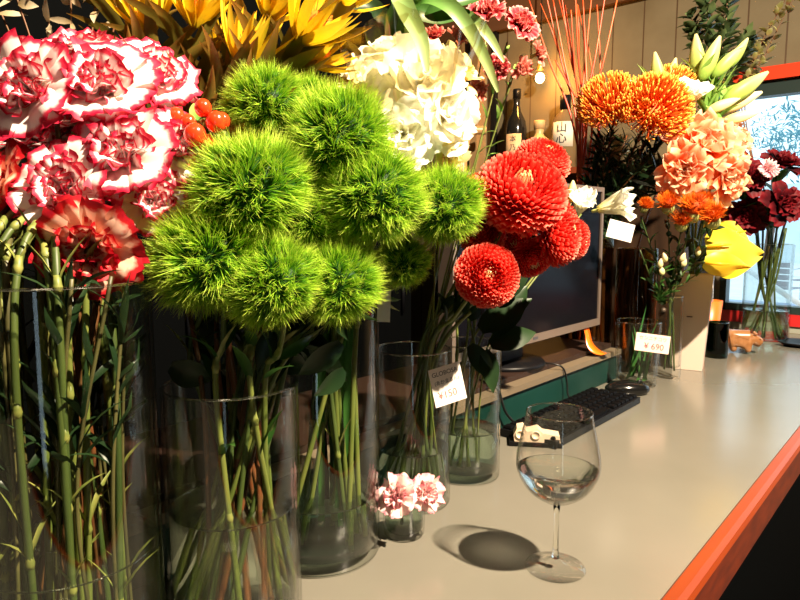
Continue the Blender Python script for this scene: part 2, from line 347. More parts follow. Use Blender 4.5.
# ------------------------------------------------------------------ vases
class Vase: pass
def vase(px, py, d_z0, r_, H, wat, label, name='glass_vase', mat=GLASS, th=.0035, group=None, base=.012, z0=0.0, pos=None, top=None, wmat=None):
    o = Vase(); p = pos if pos else onz(px, py, z0); o.c = V((p.x, p.y, z0)); o.r = r_; o.H = H; o.top = z0 + H
    rt = top or r_
    t = thing(name, o.c + V((0, 0, .0008)), label, 'vase' if 'vase' in name else 'glass', group); o.t = t
    mb = MB(); n = 72
    pr = [(r_ * .9, 0), (r_ * .985, .0015), (r_, .004)]
    for k in range(1, 5): pr.append((r_ + (rt - r_) * k / 4, .004 + (H - .006) * k / 4))
    pr += [(rt + .0002, H - .0012), (rt - .0004, H - .0003), (rt - th * .5, H), (rt - th + .0004, H - .0003), (rt - th - .0001, H - .0012), (rt - th, H - .003)]
    for k in range(3, -1, -1): pr.append((r_ + (rt - r_) * k / 4 - th, base + (H - base - .004) * k / 4 + .002))
    pr += [(r_ - th - .004, base), (.0002, base)]
    mb.lathe(pr, n, 0); link('glass_body', mb.mesh('glass_body', mat), t, (0, 0, 0))
    def ring(r0, z, a): m_ = MB(); m_.lathe([(r0 + a * math.cos(q * PI / 4), z + a * math.sin(q * PI / 4)) for q in range(9)], n, cap0=False, cap1=False); return m_
    link('polished_rim', ring(rt - th * .5, H, .0013).mesh('polished_rim', RIM), t, (0, 0, 0))
    if wat:
        w = MB(); rw = r_ + (rt - r_) * wat / H - th - .0006
        w.lathe([(r_ - th - .005, base + .0008), (r_ - th - .001, base + .004), (rw, wat + .0022), (rw - .0006, wat + .0020), (rw - .0016, wat + .0004), (rw - .004, wat)], n, 0)
        wo = link('water', w.mesh('water', wmat or WATER_DIM), t, (0, 0, 0)); link('meniscus', ring(rw - .0012, wat + .0012, .0010).mesh('meniscus', RIM), wo, (0, 0, 0))
    return o
V1 = vase(0, 0, 0, .078, .373, .13, 'tallest clear cylinder vase at left edge, full of thick carnation stems', wmat=WATER_V, pos=V((-.5864, .2216, 0)))
V2 = vase(0, 0, 0, .069, .260, .13, 'clear cylinder vase with low rim, under the fuzzy green balls, nearest the camera', wmat=WATER_R, pos=V((-.5557, .3745, 0)))
V3 = vase(0, 0, 0, .0765, .34, .077, 'tall clear cylinder vase with few pale green stems, beside the small pink flower pot', pos=V((-.604, .5395, 0)))
V4 = vase(412, 499.5, 0, .059, .238, .085, 'clear cylinder vase with the handwritten price card on its rim')
V5 = vase(467, 474, 0, .055, .229, .080, 'clear cylinder vase right behind the price card, near the monitor')
V6 = vase(0, 0, 0, .075, .39, 0, 'tall smoky vase of red twigs just right of the monitor', 'tall_vase', GLASS_SMOKE, pos=V((-.825, 1.80, 0)))
V7 = vase(0, 0, 0, .058, .36, 0, 'tall smoky vase of orange thistle stems behind the tumbler', 'tall_vase', GLASS_SMOKE, pos=V((-.705, 1.875, 0)))
# ------------------------------------------------------------------ stems
def stem_path(head, facing, vs_, rg, low=None, dip=.5, rim=.8, straight=False):
    """from the head down through the vase mouth to a point near its bottom"""
    h = head; d = facing.normalized()
    a = h - d * .03
    away = V((h.x - vs_.c.x, h.y - vs_.c.y, 0))
    if away.length > 1e-4: away.normalize()
    j = V((rg.uniform(-1, 1), rg.uniform(-1, 1), 0))
    q = away * .75 + j * .45
    if q.length > 1: q.normalize()
    mouth = V((vs_.c.x, vs_.c.y, vs_.top)) + q * (vs_.r * rim)
    zb = vs_.c.z + (low if low is not None else rg.uniform(.018, .03))
    aa = rg.uniform(0, 2 * PI); rr_ = vs_.r * .78 * math.sqrt(rg.random())
    bot = V((vs_.c.x + rr_ * math.cos(aa), vs_.c.y + rr_ * math.sin(aa), zb))
    if straight:
        ja = rg.uniform(0, 2 * PI); jr = vs_.r * .72 * math.sqrt(rg.random()); mouth = V((vs_.c.x + jr * math.cos(ja), vs_.c.y + jr * math.sin(ja), vs_.top))
        bot = V((mouth.x, mouth.y, zb)) + V((rg.uniform(-1, 1), rg.uniform(-1, 1), 0)) * .020
    if h.z < vs_.top: mouth = V((vs_.c.x, vs_.c.y, h.z - .03)) + q * vs_.r * .5
    mid = a.lerp(mouth, .5) - d * .006
    return bez([a, mid, mouth, bot], 12), bot
def make_stem(path, r_, loc, parent, mat=STEM, nodes=0, rg=rnd, name='stem', nmat=NODE):
    mb = MB(); n = len(path); rad = [r_ * (.8 + .3 * i / n) for i in range(n)]
    mb.tube([p - loc for p in path], rad, 8)
    o = link(name, mb.mesh(name, [mat, nmat]), parent, (0, 0, 0))
    if nodes:
        for k in range(nodes):
            i = int(n * (.35 + .6 * (k + rg.uniform(.1, .9)) / nodes)); i = min(i, n - 2)
            p = path[i] - loc; d = (path[i + 1] - path[i]).normalized()
            nb = MB(); nb.tube([p - d * r_ * 3.2, p - d * r_, p, p + d * r_ * 2], [r_ * .9, r_ * 1.12, r_ * 1.35, r_ * .95], 8)
            # two narrow leaves clasping the node
            if k % 2 == 0:
                M = frame(-d)
                for s_ in (0, PI):
                    sb = MB(); add_petal(sb, s_ + rg.uniform(-.4, .4), rg.uniform(.03, .06), .0028, 1.3, 1.0 + rg.uniform(-.6, .3), nu=3, nv=5, prof='lance', cup=.5, rg=rg)
                    nb.add([p + M @ V(q) for q in sb.v], sb.f, sb.t, 0)
            link('stem_node', nb.mesh('stem_node', [nmat]), o, (0, 0, 0))
    return o
def flower(name, label, cat, group, heads, hm, r_, px, py, d, face, vs_, part='bloom', sr=.0022, smat=STEM, nodes=0, calyx=0.0, seed=0, roll=0.0, leaves=None, sc=(1, 1, 1), rim=.8, low=None, straight=False):
    rg = random.Random(seed * 77 + int(px * 3 + py)); h = at(px, py, d)
    fw = V(face).normalized(); fw = (R * fw.x + U * fw.y - F * fw.z).normalized()   # face given as right, up, towards-viewer
    path, bot = stem_path(h, fw, vs_, rg, rim=rim, low=low, straight=straight)
    t = thing(name, bot, label, cat, group)
    hd = hm[seed % len(hm)]
    M = frame(fw, roll=roll + rg.uniform(0, 6)).to_4x4(); M = Matrix.Translation(h - bot) @ M @ Matrix.Diagonal((r_ * sc[0], r_ * sc[1], r_ * sc[2], 1))
    link(part, hd, t, mat=M)
    if calyx:
        M2 = Matrix.Translation(h - bot) @ frame(fw).to_4x4() @ Matrix.Diagonal((calyx, calyx, calyx, 1))
        link('calyx', CALYX_M, t, mat=M2)
    make_stem(path, sr, bot, t, smat, nodes, rg)
    if leaves:
        n_, L, W, lm, f0, f1 = leaves; mb = MB(); N = len(path)
        for k in range(n_):
            i = int((f0 + (f1 - f0) * k / max(1, n_ - 1)) * (N - 2)); p = path[i] - bot; d_ = (path[i] - path[i + 1]).normalized(); Mf = frame(d_)
            sb = MB(); add_petal(sb, k * 2.4 + rg.uniform(-.4, .4), L * rg.uniform(.7, 1.2), W, 1.0 + rg.uniform(-.2, .3), .35 + rg.uniform(-.4, .4), nu=5, nv=7, prof='lance', cup=.25, rg=rg)
            mb.add([p + Mf @ V(q) for q in sb.v], sb.f, sb.t, 0)
        link('leaves', mb.mesh('leaves', lm), t, (0, 0, 0))
    return t
# ------------------------------------------------------------------ the setting
M_COUNTER = pmat('counter_top', (.150, .142, .116), .20, col2=(.168, .158, .13), scale=3.5, spec=.5)
M_EDGE = pmat('edge_wood', (.27, .045, .003), .4, col2=(.17, .022, .003), scale=14, stretch=(1, .08, 1), bump=.15)
M_EDGE2 = pmat('edge_face_wood', (.13, .018, .004), .5, col2=(.08, .012, .004), scale=60, stretch=(1, .3, 1), bump=.2)
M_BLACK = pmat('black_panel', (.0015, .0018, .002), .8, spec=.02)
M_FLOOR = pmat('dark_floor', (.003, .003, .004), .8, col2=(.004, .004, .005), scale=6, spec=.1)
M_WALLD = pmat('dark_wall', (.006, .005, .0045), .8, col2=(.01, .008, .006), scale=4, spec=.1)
M_CEIL = pmat('ceiling_paint', (.10, .085, .06), .8, col2=(.12, .10, .07), scale=3)
def slatmat(name, c1, c2, gap, width):
    m, nt, n, l = newmat(name)
    tc = n.new('ShaderNodeTexCoord'); sp = n.new('ShaderNodeSeparateXYZ'); l.new(tc.outputs['Object'], sp.inputs[0])
    a = n.new('ShaderNodeMath'); a.operation = 'DIVIDE'; a.inputs[1].default_value = width; l.new(sp.outputs['X'], a.inputs[0])
    fr = n.new('ShaderNodeMath'); fr.operation = 'FRACT'; l.new(a.outputs[0], fr.inputs[0])
    lt = n.new('ShaderNodeMath'); lt.operation = 'LESS_THAN'; lt.inputs[1].default_value = .045; l.new(fr.outputs[0], lt.inputs[0])
    no = n.new('ShaderNodeTexNoise'); no.inputs['Scale'].default_value = 5; no.inputs['Detail'].default_value = 6; l.new(tc.outputs['Object'], no.inputs['Vector'])
    r = n.new('ShaderNodeValToRGB'); r.color_ramp.elements[0].color = c4(c1); r.color_ramp.elements[1].color = c4(c2); r.color_ramp.elements[0].position = .35; r.color_ramp.elements[1].position = .7
    l.new(no.outputs['Fac'], r.inputs['Fac'])
    mx = n.new('ShaderNodeMix'); mx.data_type = 'RGBA'; l.new(lt.outputs[0], mx.inputs[0]); l.new(r.outputs['Color'], mx.inputs[6]); mx.inputs[7].default_value = c4(gap)
    p = n.new('ShaderNodeBsdfPrincipled'); p.inputs['Roughness'].default_value = .55; l.new(mx.outputs[2], p.inputs['Base Color']); out(n, l, p.outputs[0]); return m
M_SLAT = slatmat('wall_boards', (.150, .115, .062), (.195, .155, .09), (.08, .045, .02), .1405)
FZ = -1.0; CZ = 2.4; EY = 2.95
def sbox(name, lo, hi, m):
    mb = MB(); mb.box([(a + b) / 2 for a, b in zip(lo, hi)], [b - a for a, b in zip(lo, hi)]); return struct(name, mb, m)
sbox('floor', (-3.1, -3.3, FZ - .1), (2.1, EY + .12, FZ), M_FLOOR)
sbox('ceiling', (-3.1, -3.3, CZ), (2.1, EY + .12, CZ + .1), M_CEIL)
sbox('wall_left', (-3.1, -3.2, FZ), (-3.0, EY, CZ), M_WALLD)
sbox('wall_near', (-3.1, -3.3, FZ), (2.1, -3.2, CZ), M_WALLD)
# right wall with an open doorway that lets daylight in behind the camera
mb = MB()
def wb(mb, lo, hi): mb.box([(a + b) / 2 for a, b in zip(lo, hi)], [b - a for a, b in zip(lo, hi)])
DY0, DY1 = -2.55, -2.05
wb(mb, (2.0, -3.2, FZ), (2.1, DY0, CZ)); wb(mb, (2.0, DY1, FZ), (2.1, EY, CZ)); wb(mb, (2.0, DY0, 1.15), (2.1, DY1, CZ))
struct('wall_right', mb, M_WALLD)
# end wall with the window opening
WX0, WX1, WZ0, WZ1 = -.75, 1.25, 0.075, 1.0
mb = MB()
wb(mb, (-3.0, EY, FZ), (WX0, EY + .1, CZ)); wb(mb, (WX1, EY, FZ), (2.0, EY + .1, CZ)); wb(mb, (WX0, EY, WZ1), (WX1, EY + .1, CZ)); wb(mb, (WX0, EY, FZ), (WX1, EY + .1, 0.0))
struct('wall_end', mb, M_SLAT)
M_BEAM = pmat('beam_wood', (.10, .04, .018), .5, col2=(.14, .06, .025), scale=8, stretch=(.1, 1, 1))
sbox('trim_1', (-3.0, EY - .035, 1.43), (2.0, EY - .0005, 1.70), M_BEAM)
M_RED = pmat('red_paint', (.72, .05, .015), .35)
M_REDK = pmat('red_sill_paint', (.55, .02, .02), .4)
M_DKGREEN = pmat('dark_frame', (.015, .03, .028), .4)
def part(name, mb_, m, par, smooth=False, label=None):
    o = link(name, mb_.mesh(name, m, smooth), par, (0, 0, 0))
    if label: o['label'] = label
    return o
w1 = bpy.data.objects.new('window_1', None); COL.objects.link(w1); w1['kind'] = 'structure'; w1.location = (0, 0, 0)
mb = MB(); wb(mb, (WX0 - .03, EY - .02, 1.003), (WX1 + .03, EY - .0005, 1.055)); part('red_head_trim', mb, M_RED, w1)
mb = MB(); wb(mb, (WX0, EY + .0, .945), (WX1, EY + .06, 1.0)); wb(mb, (WX0 - .0, EY + .0, .075), (WX0 + .025, EY + .06, .945)); wb(mb, (WX1 - .04, EY, .075), (WX1, EY + .06, .945)); wb(mb, (WX0, EY, .075), (WX1, EY + .06, .105))
part('window_frame', mb, M_DKGREEN, w1)
mb = MB(); wb(mb, (WX0, EY - .01, .028), (WX1, EY + .08, .0745)); part('red_sill', mb, M_REDK, w1)
mb = MB(); wb(mb, (WX0, EY + .0, .0), (WX1, EY + .08, .0275)); part('sill_base', mb, pmat('sill_grey', (.35, .36, .30), .5), w1)
mb = MB(); wb(mb, (WX0 + .03, EY + .028, .105), (WX1 - .04, EY + .032, .945)); part('window_pane', mb, glassmat('window_glass', (.97, .98, .98), 1.2), w1)
# ------------------------------------------------------------------ the counter
CX1 = -.225
t = thing('counter', (-.5, 1.2, FZ), 'long glossy pale grey counter with an orange wooden edge, carrying all the vases', 'counter')
def rel(t, lo, hi, mb=None):
    mb = mb or MB(); L = t.location; wb(mb, [a - b for a, b in zip(lo, L)], [a - b for a, b in zip(hi, L)]); return mb
o = part('countertop', rel(t, (-.95, -.9, -.035), (CX1, 2.935, 0)), M_COUNTER, t)
mb = MB(); y0, y1 = -.9, 2.935
sec = [(CX1 + .0005, -.03), (CX1 + .0005, 0.0), (CX1 + .003, .0025), (CX1 + .016, .0025), (CX1 + .023, 0), (CX1 + .026, -.007)]
def sweep(mb, sec, y0, y1, t, mi=0, n=24):
    L = t.location; rows = [[V((x - L.x, y0 + (y1 - y0) * k / n - L.y, z - L.z)) for x, z in sec] for k in range(n + 1)]
    mb.grid(rows, [[.5] * len(sec) for _ in rows], mi)
sweep(mb, sec + [(CX1 + .0005, -.03)], y0, y1, t); part('edge_moulding', mb, M_EDGE, t, False)
part('edge_face', rel(t, (CX1 + .0006, y0, -.062), (CX1 + .0245, y1, -.0075)), M_EDGE2, t, label='rust brown front face of the wooden edge')
part('counter_base', rel(t, (-.93, -.85, FZ), (CX1 - .004, 2.93, -.036)), M_BLACK, t)
# ------------------------------------------------------------------ ledge behind the vases
M_TEAL = pmat('teal_paint', (.002, .024, .018), .5, col2=(.003, .032, .025), scale=9, spec=.3)
M_LEDGE = pmat('ledge_board', (.13, .10, .065), .5, col2=(.17, .13, .085), scale=7, stretch=(1, .2, 1))
LX = -.695
t = thing('back_ledge', (-.85, .9, 0.0008), 'low teal ledge with a beige board on top, running behind the vases under the monitor', 'ledge')
part('teal_panel', rel(t, (-.95, -.6, .0008), (LX, 1.735, .07)), M_TEAL, t)
part('ledge_board', rel(t, (-.96, -.6, .0705), (LX + .008, 1.74, .084)), M_LEDGE, t)
part('inner_step', rel(t, (-.96, -.6, .0845), (LX - .022, 1.74, .096)), pmat('step_brown', (.022, .009, .005), .5), t, label='dark brown strip at the rear of the ledge')
# ------------------------------------------------------------------ monitor
M_SILV = pmat('silver_plastic', (.20, .15, .12), .4, metal=.4)
M_SCR = pmat('black_screen', (.003, .003, .005), .2, spec=.05)
M_BKP = pmat('black_plastic', (.004, .004, .005), .4, spec=.2)
t = thing('monitor', (-.79, 1.3, .0946), 'black flat monitor in a thin silver frame, standing on the ledge behind the red flowers', 'monitor')
my0, my1, mz0, mz1 = .985, 1.665, .158, .527; mx = -.72
part('screen', rel(t, (mx - .030, my0 + .012, mz0 + .018), (mx - .004, my1 - .012, mz1 - .012)), M_SCR, t)
mb = MB(); rel(t, (mx - .035, my0, mz0), (mx, my1, mz0 + .0178), mb); rel(t, (mx - .035, my0, mz1 - .0118), (mx, my1, mz1), mb)
rel(t, (mx - .035, my0, mz0 + .018), (mx, my0 + .0118, mz1 - .012), mb); rel(t, (mx - .035, my1 - .0118, mz0 + .018), (mx, my1, mz1 - .012), mb)
part('screen_frame', mb, M_SILV, t)
part('rear_shell', rel(t, (mx - .06, my0 + .02, mz0 + .02), (mx - .0355, my1 - .02, mz1 - .02)), M_BKP, t)
mb = MB(); rel(t, (mx - .085, 1.26, .10), (mx - .062, 1.36, .36), mb); part('stand_neck', mb, M_BKP, t)
mb = MB(); mb.lathe([(.10, 0), (.105, .004), (.10, .012), (.03, .016)], 40, c=(-.02, .01, 0)); part('stand_foot', mb, M_BKP, t, True)
mb = MB(); c = V((mx + .0004, 1.31, mz0 + .009)) - t.location; mb.box(c, (.001, .022, .006)); part('badge', mb, pmat('badge_dark', (.05, .05, .06), .3), t)
# orange tape tongue hanging from the monitor's lower edge
t = thing('orange_ribbon', at(590, 352, 1.70), 'bright orange plastic strip hanging between monitor edge and ledge', 'ribbon')
mb = MB(); pts = [at(585, 322, 1.705), at(588, 334, 1.70), at(590, 344, 1.695), at(596, 351, 1.69), at(604, 354, 1.688), at(610, 352, 1.69)]
pts = bez(pts, 4); rows = []
for i, p in enumerate(pts):
    w = .019 - .004 * math.sin(i * .4); rows.append([p - V((0, w, 0)) - t.location, p + V((0, w, 0)) - t.location])
rows2 = [[q + V((-.0015, 0, -.0008)) for q in r_[::-1]] for r_ in rows]
mb.grid([a + b for a, b in zip(rows, rows2)], [[.5] * 4] * len(rows), 0, True); part('strip', mb, pmat('orange_plastic', (.95, .17, .01), .3), t, True)
# cables
M_CABLE = pmat('cable_black', (.008, .008, .008), .4)
def single(name, mb, m, loc, label, cat, group=None, smooth=True):
    mb.v = [tuple(V(p) - loc) for p in mb.v]; o = link(name, mb.mesh(name, m, smooth), None, loc); tag(o, label, cat, group); return o
mb = MB(); mb.tube(bez([V((-.745, 1.12, .0995)), V((-.70, 1.10, .0995)), V((-.684, 1.10, .086)), V((-.680, 1.12, .04)), V((-.672, 1.16, .006)), V((-.66, 1.2, .0055))], 8), .0028, 8)
single('cable', mb, M_CABLE, V((-.68, 1.1, .05)), 'black cable falling over the ledge behind the wine glass', 'cable')
mb = MB(); mb.tube(bez([V((-.745, 1.36, .0985)), V((-.70, 1.37, .0985)), V((-.684, 1.385, .086)), V((-.682, 1.40, .05)), V((-.678, 1.40, .02)), V((-.665, 1.41, .006))], 8), .0022, 8)
single('cable', mb, M_CABLE, V((-.68, 1.4, .05)), 'thin black cable falling over the ledge onto the keyboard', 'cable')
# ------------------------------------------------------------------ keyboard and mouse
t = thing('keyboard', (-.61, 1.30, .0008), 'flat black keyboard on the counter behind the wine glass', 'keyboard')
mb = MB(); mb.box((0, 0, .008), (.125, .43, .014)); part('case', mb, M_BKP, t)
M_KEY = pmat('key_black', (.0025, .0025, .003), .6, spec=.06)
for r_ in range(5):
    for k in range(18):
        if r_ == 4 and 4 < k < 12:
            if k != 5: continue
            mb = MB(); mb.box((0, 0, .0035), (.018, .128, .007)); o = part('key', mb, M_KEY, t); o.location = (.047, .0 - .0345 + .023, .0151); continue
        mb = MB(); mb.lathe([(.0128, 0), (.0128, .003), (.0105, .0065)], 4); 
        if r_ == 0 and k == 0: KM = mb.mesh('key', M_KEY, False)
        o = link('key', KM, t, (-.049 + .024 * r_, -.2 + .0235 * k, .0152)); o.rotation_euler = (0, 0, PI / 4)
t = thing('mouse', onz(627, 394) + V((0, 0, .0008)), 'glossy black computer mouse beside the keyboard', 'mouse')
mb = MB(); mb.sphere((0, 0, .013), .03, 24, 14, 0, (1.0, 1.9, .72)); mb.v = [(x, y, max(z, 0)) for x, y, z in mb.v]
o = part('shell', mb, pmat('mouse_black', (.006, .006, .006), .15), t, True)
mb = MB(); mb.lathe([(.006, -.003), (.007, 0), (.006, .003)], 14); o = part('scroll_wheel', mb, M_BKP, t, True); o.location = (0, .03, .030); o.rotation_euler = (0, PI / 2, 0)
t.rotation_euler = (0, 0, math.radians(-50))
# ------------------------------------------------------------------ wine glass
t = thing('wine_glass', onz(555, 568) + V((0, 0, .0008)), 'stemmed wine glass holding a little clear water, standing alone on the counter', 'wine glass')
HW = .198
def bowl(n=22):
    pts = []
    ctrl = [(0.0035, .083), (.018, .088), (.036, .101), (.0475, .120), (.0505, .137), (.047, .160), (.0415, .184), (.0392, HW)]
    q = bez([V((a, 0, b)) for a, b in ctrl], 5); return [(p.x, p.z) for p in q]
outr = bowl(); inn = [(max(r_ - .0012, .0002), z + (.0022 if r_ < .03 else .0006)) for r_, z in outr if r_ > .0045]
mb = MB()
foot = [(.0002, 0), (.0363, 0), (.0370, .0008), (.0363, .0018), (.024, .0034), (.010, .0075), (.0050, .013), (.0036, .022), (.0031, .045), (.0032, .070), (.0045, .0826)]
mb.lathe(foot[:7], 64, cap1=True); part('foot', mb, WINE, t, True)
mb = MB(); mb.lathe(foot[6:] , 32); mb.v = [(x, y, z + .0001) for x, y, z in mb.v]; part('stem', mb, WINE_STEM, t, True)
mb = MB(); mb.lathe(outr, 64, cap1=False); b = len(mb.v) - 64
inn = inn[::-1]; rows = [[V((r_ * math.cos(2 * PI * i / 64), r_ * math.sin(2 * PI * i / 64), z)) for i in range(64)] for k, (r_, z) in enumerate([(outr[-1][0] - .0006, HW + .0008)] + inn + [(.0003, inn[-1][1] - .0004)])]
b2 = len(mb.v); mb.grid(rows, [[.5] * 64 for _ in rows], 0, True)
for i in range(64): k = (i + 1) % 64; mb.f.append((b + i, b + k, b2 + k, b2 + i)); mb.m.append(0)
part('bowl', mb, WINE, t, True)
mb = MB(); mb.lathe([(outr[-1][0] - .0004 + .0009 * math.cos(q * PI / 4), HW + .0006 + .0009 * math.sin(q * PI / 4)) for q in range(9)], 64, cap0=False, cap1=False); part('rim', mb, RIM, t, True)
wl = .128; wp = [(max(r_ - .0016, .0003), z + (.0028 if r_ < .03 else .0006)) for r_, z in outr if z < wl and r_ > .0045]
wr = wp[-1][0]
mb = MB(); mb.lathe([(.0005, wp[0][1] - .0002)] + wp + [(wr + .0002, wl), (wr - .0015, wl - .0008)], 64); part('water', mb, WATER, t, True)
# ------------------------------------------------------------------ tape dispenser behind the glass
t = thing('tape_dispenser', onz(535, 444) + V((0, 0, .0008)), 'small cream tape dispenser with two round humps, seen through the wine glass', 'tape dispenser')
M_CR = pmat('cream_plastic', (.75, .58, .42), .4)
mb = MB(); pr = [(-.040, .008), (-.042, .020), (-.036, .034), (-.024, .037), (-.016, .028), (-.008, .030), (.004, .034), (.014, .026), (.045, .022), (.047, .008)]
n_ = len(pr); mb.add([V((x, -.016, z)) for x, z in pr] + [V((x, .016, z)) for x, z in pr], [tuple(range(n_))[::-1], tuple(range(n_, 2 * n_))] + [(i, (i + 1) % n_, (i + 1) % n_ + n_, i + n_) for i in range(n_)]); part('body', mb, M_CR, t)
mb = MB(); mb.box((0, 0, .004), (.10, .042, .0076)); part('base', mb, M_BKP, t)
for x in (-.030, 0):
    mb = MB(); MM = Matrix.Translation((x, -.0163, .022)) @ Matrix.Rotation(PI / 2, 4, 'X'); mb.lathe([(.009, -.001), (.009, .0015), (.006, .0015), (.006, .0005), (.0002, .0005)], 24, M=MM); part('ring', mb, M_CR, t, True)
t.rotation_euler = (0, 0, YAW - .15)
# ------------------------------------------------------------------ small pot with two carnations
PT = Vase(); pc = onz(404, 533.5)
t = thing('small_glass_pot', pc + V((0, 0, .0008)), 'tiny round glass pot holding two pale pink carnations', 'glass pot')
mb = MB(); mb.lathe([(.024, 0), (.028, .003), (.029, .02), (.0285, .05), (.0275, .052), (.0262, .05), (.0265, .012), (.023, .007), (.0002, .007)], 40); part('glass_body', mb, GLASS, t, True)
mb = MB(); mb.lathe([(.023, .0075), (.0258, .013), (.0256, .035), (.0245, .0358)], 40); part('water', mb, WATER_DIM, t, True)
PT.c = V((pc.x, pc.y, 0)); PT.r = .024; PT.top = .052; PT.H = .052
# ------------------------------------------------------------------ flowers of the small pot
flower('carnation', 'pale pink and white carnation head on the left of the small glass pot', 'carnation', None, 0, POTC, .030, 398, 497, .845, (-.3, .5, .9), PT, sr=.0018, seed=0, calyx=.012, low=.012)
flower('carnation', 'whiter carnation head on the right of the small glass pot', 'carnation', None, 0, POTC, .028, 424, 494, .86, (.4, .4, .8), PT, sr=.0018, seed=1, calyx=.012, low=.012)
# ------------------------------------------------------------------ vase 1: red-edged carnations
CL = [
 (36, 98, .58, .052, (-.1, .25, .95), 'largest white red-edged carnation at the far left, above the redder low one', 0),
 (14, 66, .66, .040, (-.2, .8, .5), 'red-edged carnation at the top left rim of the bouquet against the dark', 0),
 (88, 62, .66, .046, (0, .85, .5), 'red-edged carnation at the top centre of the carnation bouquet', 0),
 (106, 96, .59, .052, (.1, .45, .85), 'large creamy carnation with red-lined petals in the middle of the bouquet', 0),
 (155, 82, .64, .044, (.55, .45, .6), 'white carnation leaning right just above the red berries', 0),
 (128, 162, .575, .050, (.05, .35, .9), 'red-edged carnation in the centre of the lower row', 0),
 (172, 152, .62, .040, (.7, .3, .6), 'ragged red-edged carnation under the berries, beside the green balls', 0),
 (72, 192, .56, .045, (-.1, .2, .95), 'pink-fringed white carnation in the lower row above the drooping one', 0),
 (94, 246, .55, .044, (.15, -.35, .95), 'drooping orange and red carnation hanging lowest over the vase rim', 1),
 (10, 188, .57, .040, (-.5, .35, .7), 'deep red and white carnation cut by the left edge of the photo', 1),
 (150, 200, .60, .034, (.6, -.1, .8), 'small white-fronted carnation with a red underside beside the fuzzy green heads', 0),
]
for i, (px, py, d, r_, fc, lb, red) in enumerate(CL):
    flower('carnation', lb, 'carnation', 'red-edged carnations in the left vase', 0, CARN_RED if red else CARN, r_ * 1.0, px, py, d, fc, V1, sr=.0030, smat=[STEM, STEM_OLIVE, STEM_PALE][i % 3], nodes=5, calyx=.024, seed=i, straight=True)
for i in range(24):
    px = -90 + 9.5 * i; py = [150, 90, 60, 130, 110, 90, 130, 100, 120, 140, 110, 95, 150, 120, 100, 130][i % 16]
    flower('carnation', 'carnation hidden at the back of the left vase, only its stem showing in the glass', 'carnation', 'hidden carnations of the left vase', 0, CARN, .036, px, py, .67, (-.1, .6, .3), V1, sr=.0030, smat=[STEM_OLIVE, STEM, STEM_OLIVE, STEM_PALE][i % 4], nodes=5, calyx=.02, seed=i + 20, straight=True)
# dark leaves added inside the vase, standing in for shade under the blooms
t = thing('shade_foliage', V1.c + V((0, 0, .02)), 'tangle of narrow dark leaves added as shade in the upper half of the left vase', 'foliage')
L = t.location; rg = random.Random(31); mb = MB(); lv = MB()
for k in range(9):
    a = k * 2.4; p0 = L + V((.05 * math.cos(a), .05 * math.sin(a), 0)); pth = bez([p0, p0 + V((rg.uniform(-.01, .01), rg.uniform(-.01, .01), .18)), V1.c + V((.06 * math.cos(a + .4), .06 * math.sin(a + .4), .38))], 12); mb.tube([p - L for p in pth], .0018, 6)
    for j in range(14):
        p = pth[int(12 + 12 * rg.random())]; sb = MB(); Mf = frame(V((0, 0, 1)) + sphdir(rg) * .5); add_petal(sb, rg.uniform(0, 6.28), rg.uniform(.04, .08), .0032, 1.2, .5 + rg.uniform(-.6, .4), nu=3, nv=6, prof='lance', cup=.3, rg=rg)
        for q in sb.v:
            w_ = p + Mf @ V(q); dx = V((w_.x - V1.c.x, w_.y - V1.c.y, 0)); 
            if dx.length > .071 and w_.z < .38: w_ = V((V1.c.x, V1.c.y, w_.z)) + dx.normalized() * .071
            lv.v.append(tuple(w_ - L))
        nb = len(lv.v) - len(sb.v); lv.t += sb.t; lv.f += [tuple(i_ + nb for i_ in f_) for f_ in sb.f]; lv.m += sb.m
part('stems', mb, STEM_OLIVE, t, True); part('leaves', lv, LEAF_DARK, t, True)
# berries
def berry_sprig():
    t = thing('berry_sprig', at(196, 200, .66), 'sprig of shiny red rose hips between carnations and fuzzy green balls', 'berries')
    L = t.location; bs = [(203, 108, .60, 8.5), (195, 135, .59, 11), (216, 122, .60, 10), (209, 143, .605, 8), (176, 117, .62, 9), (188, 123, .62, 8.5), (222, 121, .61, 8)]
    root = at(200, 165, .64); mb = MB(); mb.tube(bez([root - L, at(198, 190, .66) - L, at(215, 290, .70) - L, V((-.565, .365, .15)) - L], 6), .0022, 8)
    for px, py, d, r_ in bs: mb.tube(bez([root - L, at((px + 200) / 2, (py + 160) / 2, d + .02) - L, at(px, py, d) - L], 5), .0012, 6)
    part('stem', mb, STEM_PALE, t, True)
    M_B = pmat('rose_hip_red', (.85, .045, .01), .18, spec=.6, coat=.5)
    for px, py, d, r_ in bs:
        rr = r_ * d / 640; mb = MB(); mb.sphere((0, 0, 0), rr, 22, 14, 0, (1, 1, 1.1)); o = part('berry', mb, M_B, t, True); o.location = at(px, py, d) - L
        mb = MB()
        for k in range(5): add_petal(mb, k * 1.256, .007, .0022, .3, .9, nu=3, nv=4, prof='lance')
        o2 = link('sepal', mb.mesh('sepal', STEM_PALE), o, (0, 0, -rr * 1.05)); o2.rotation_euler = (PI, 0, 0)
    mb = MB()
    for px, py, dx, dy in [(186, 128, -30, 10), (205, 150, 10, 20), (214, 135, 12, 8), (200, 120, -3, -8)]:
        p = at(px, py, .62) - L; dr = (R * dx - U * dy).normalized(); Mf = frame(-F * .8 + U * .5); sb = MB()
        az = math.atan2((Mf.transposed() @ dr).y, (Mf.transposed() @ dr).x); add_petal(sb, az, .022, .007, .4, 0, nu=5, nv=6, prof='lance', cup=.3); mb.add([p + Mf @ V(q) for q in sb.v], sb.f, sb.t)
    part('leaves', mb, LEAF_BRIGHT, t, True)
berry_sprig()
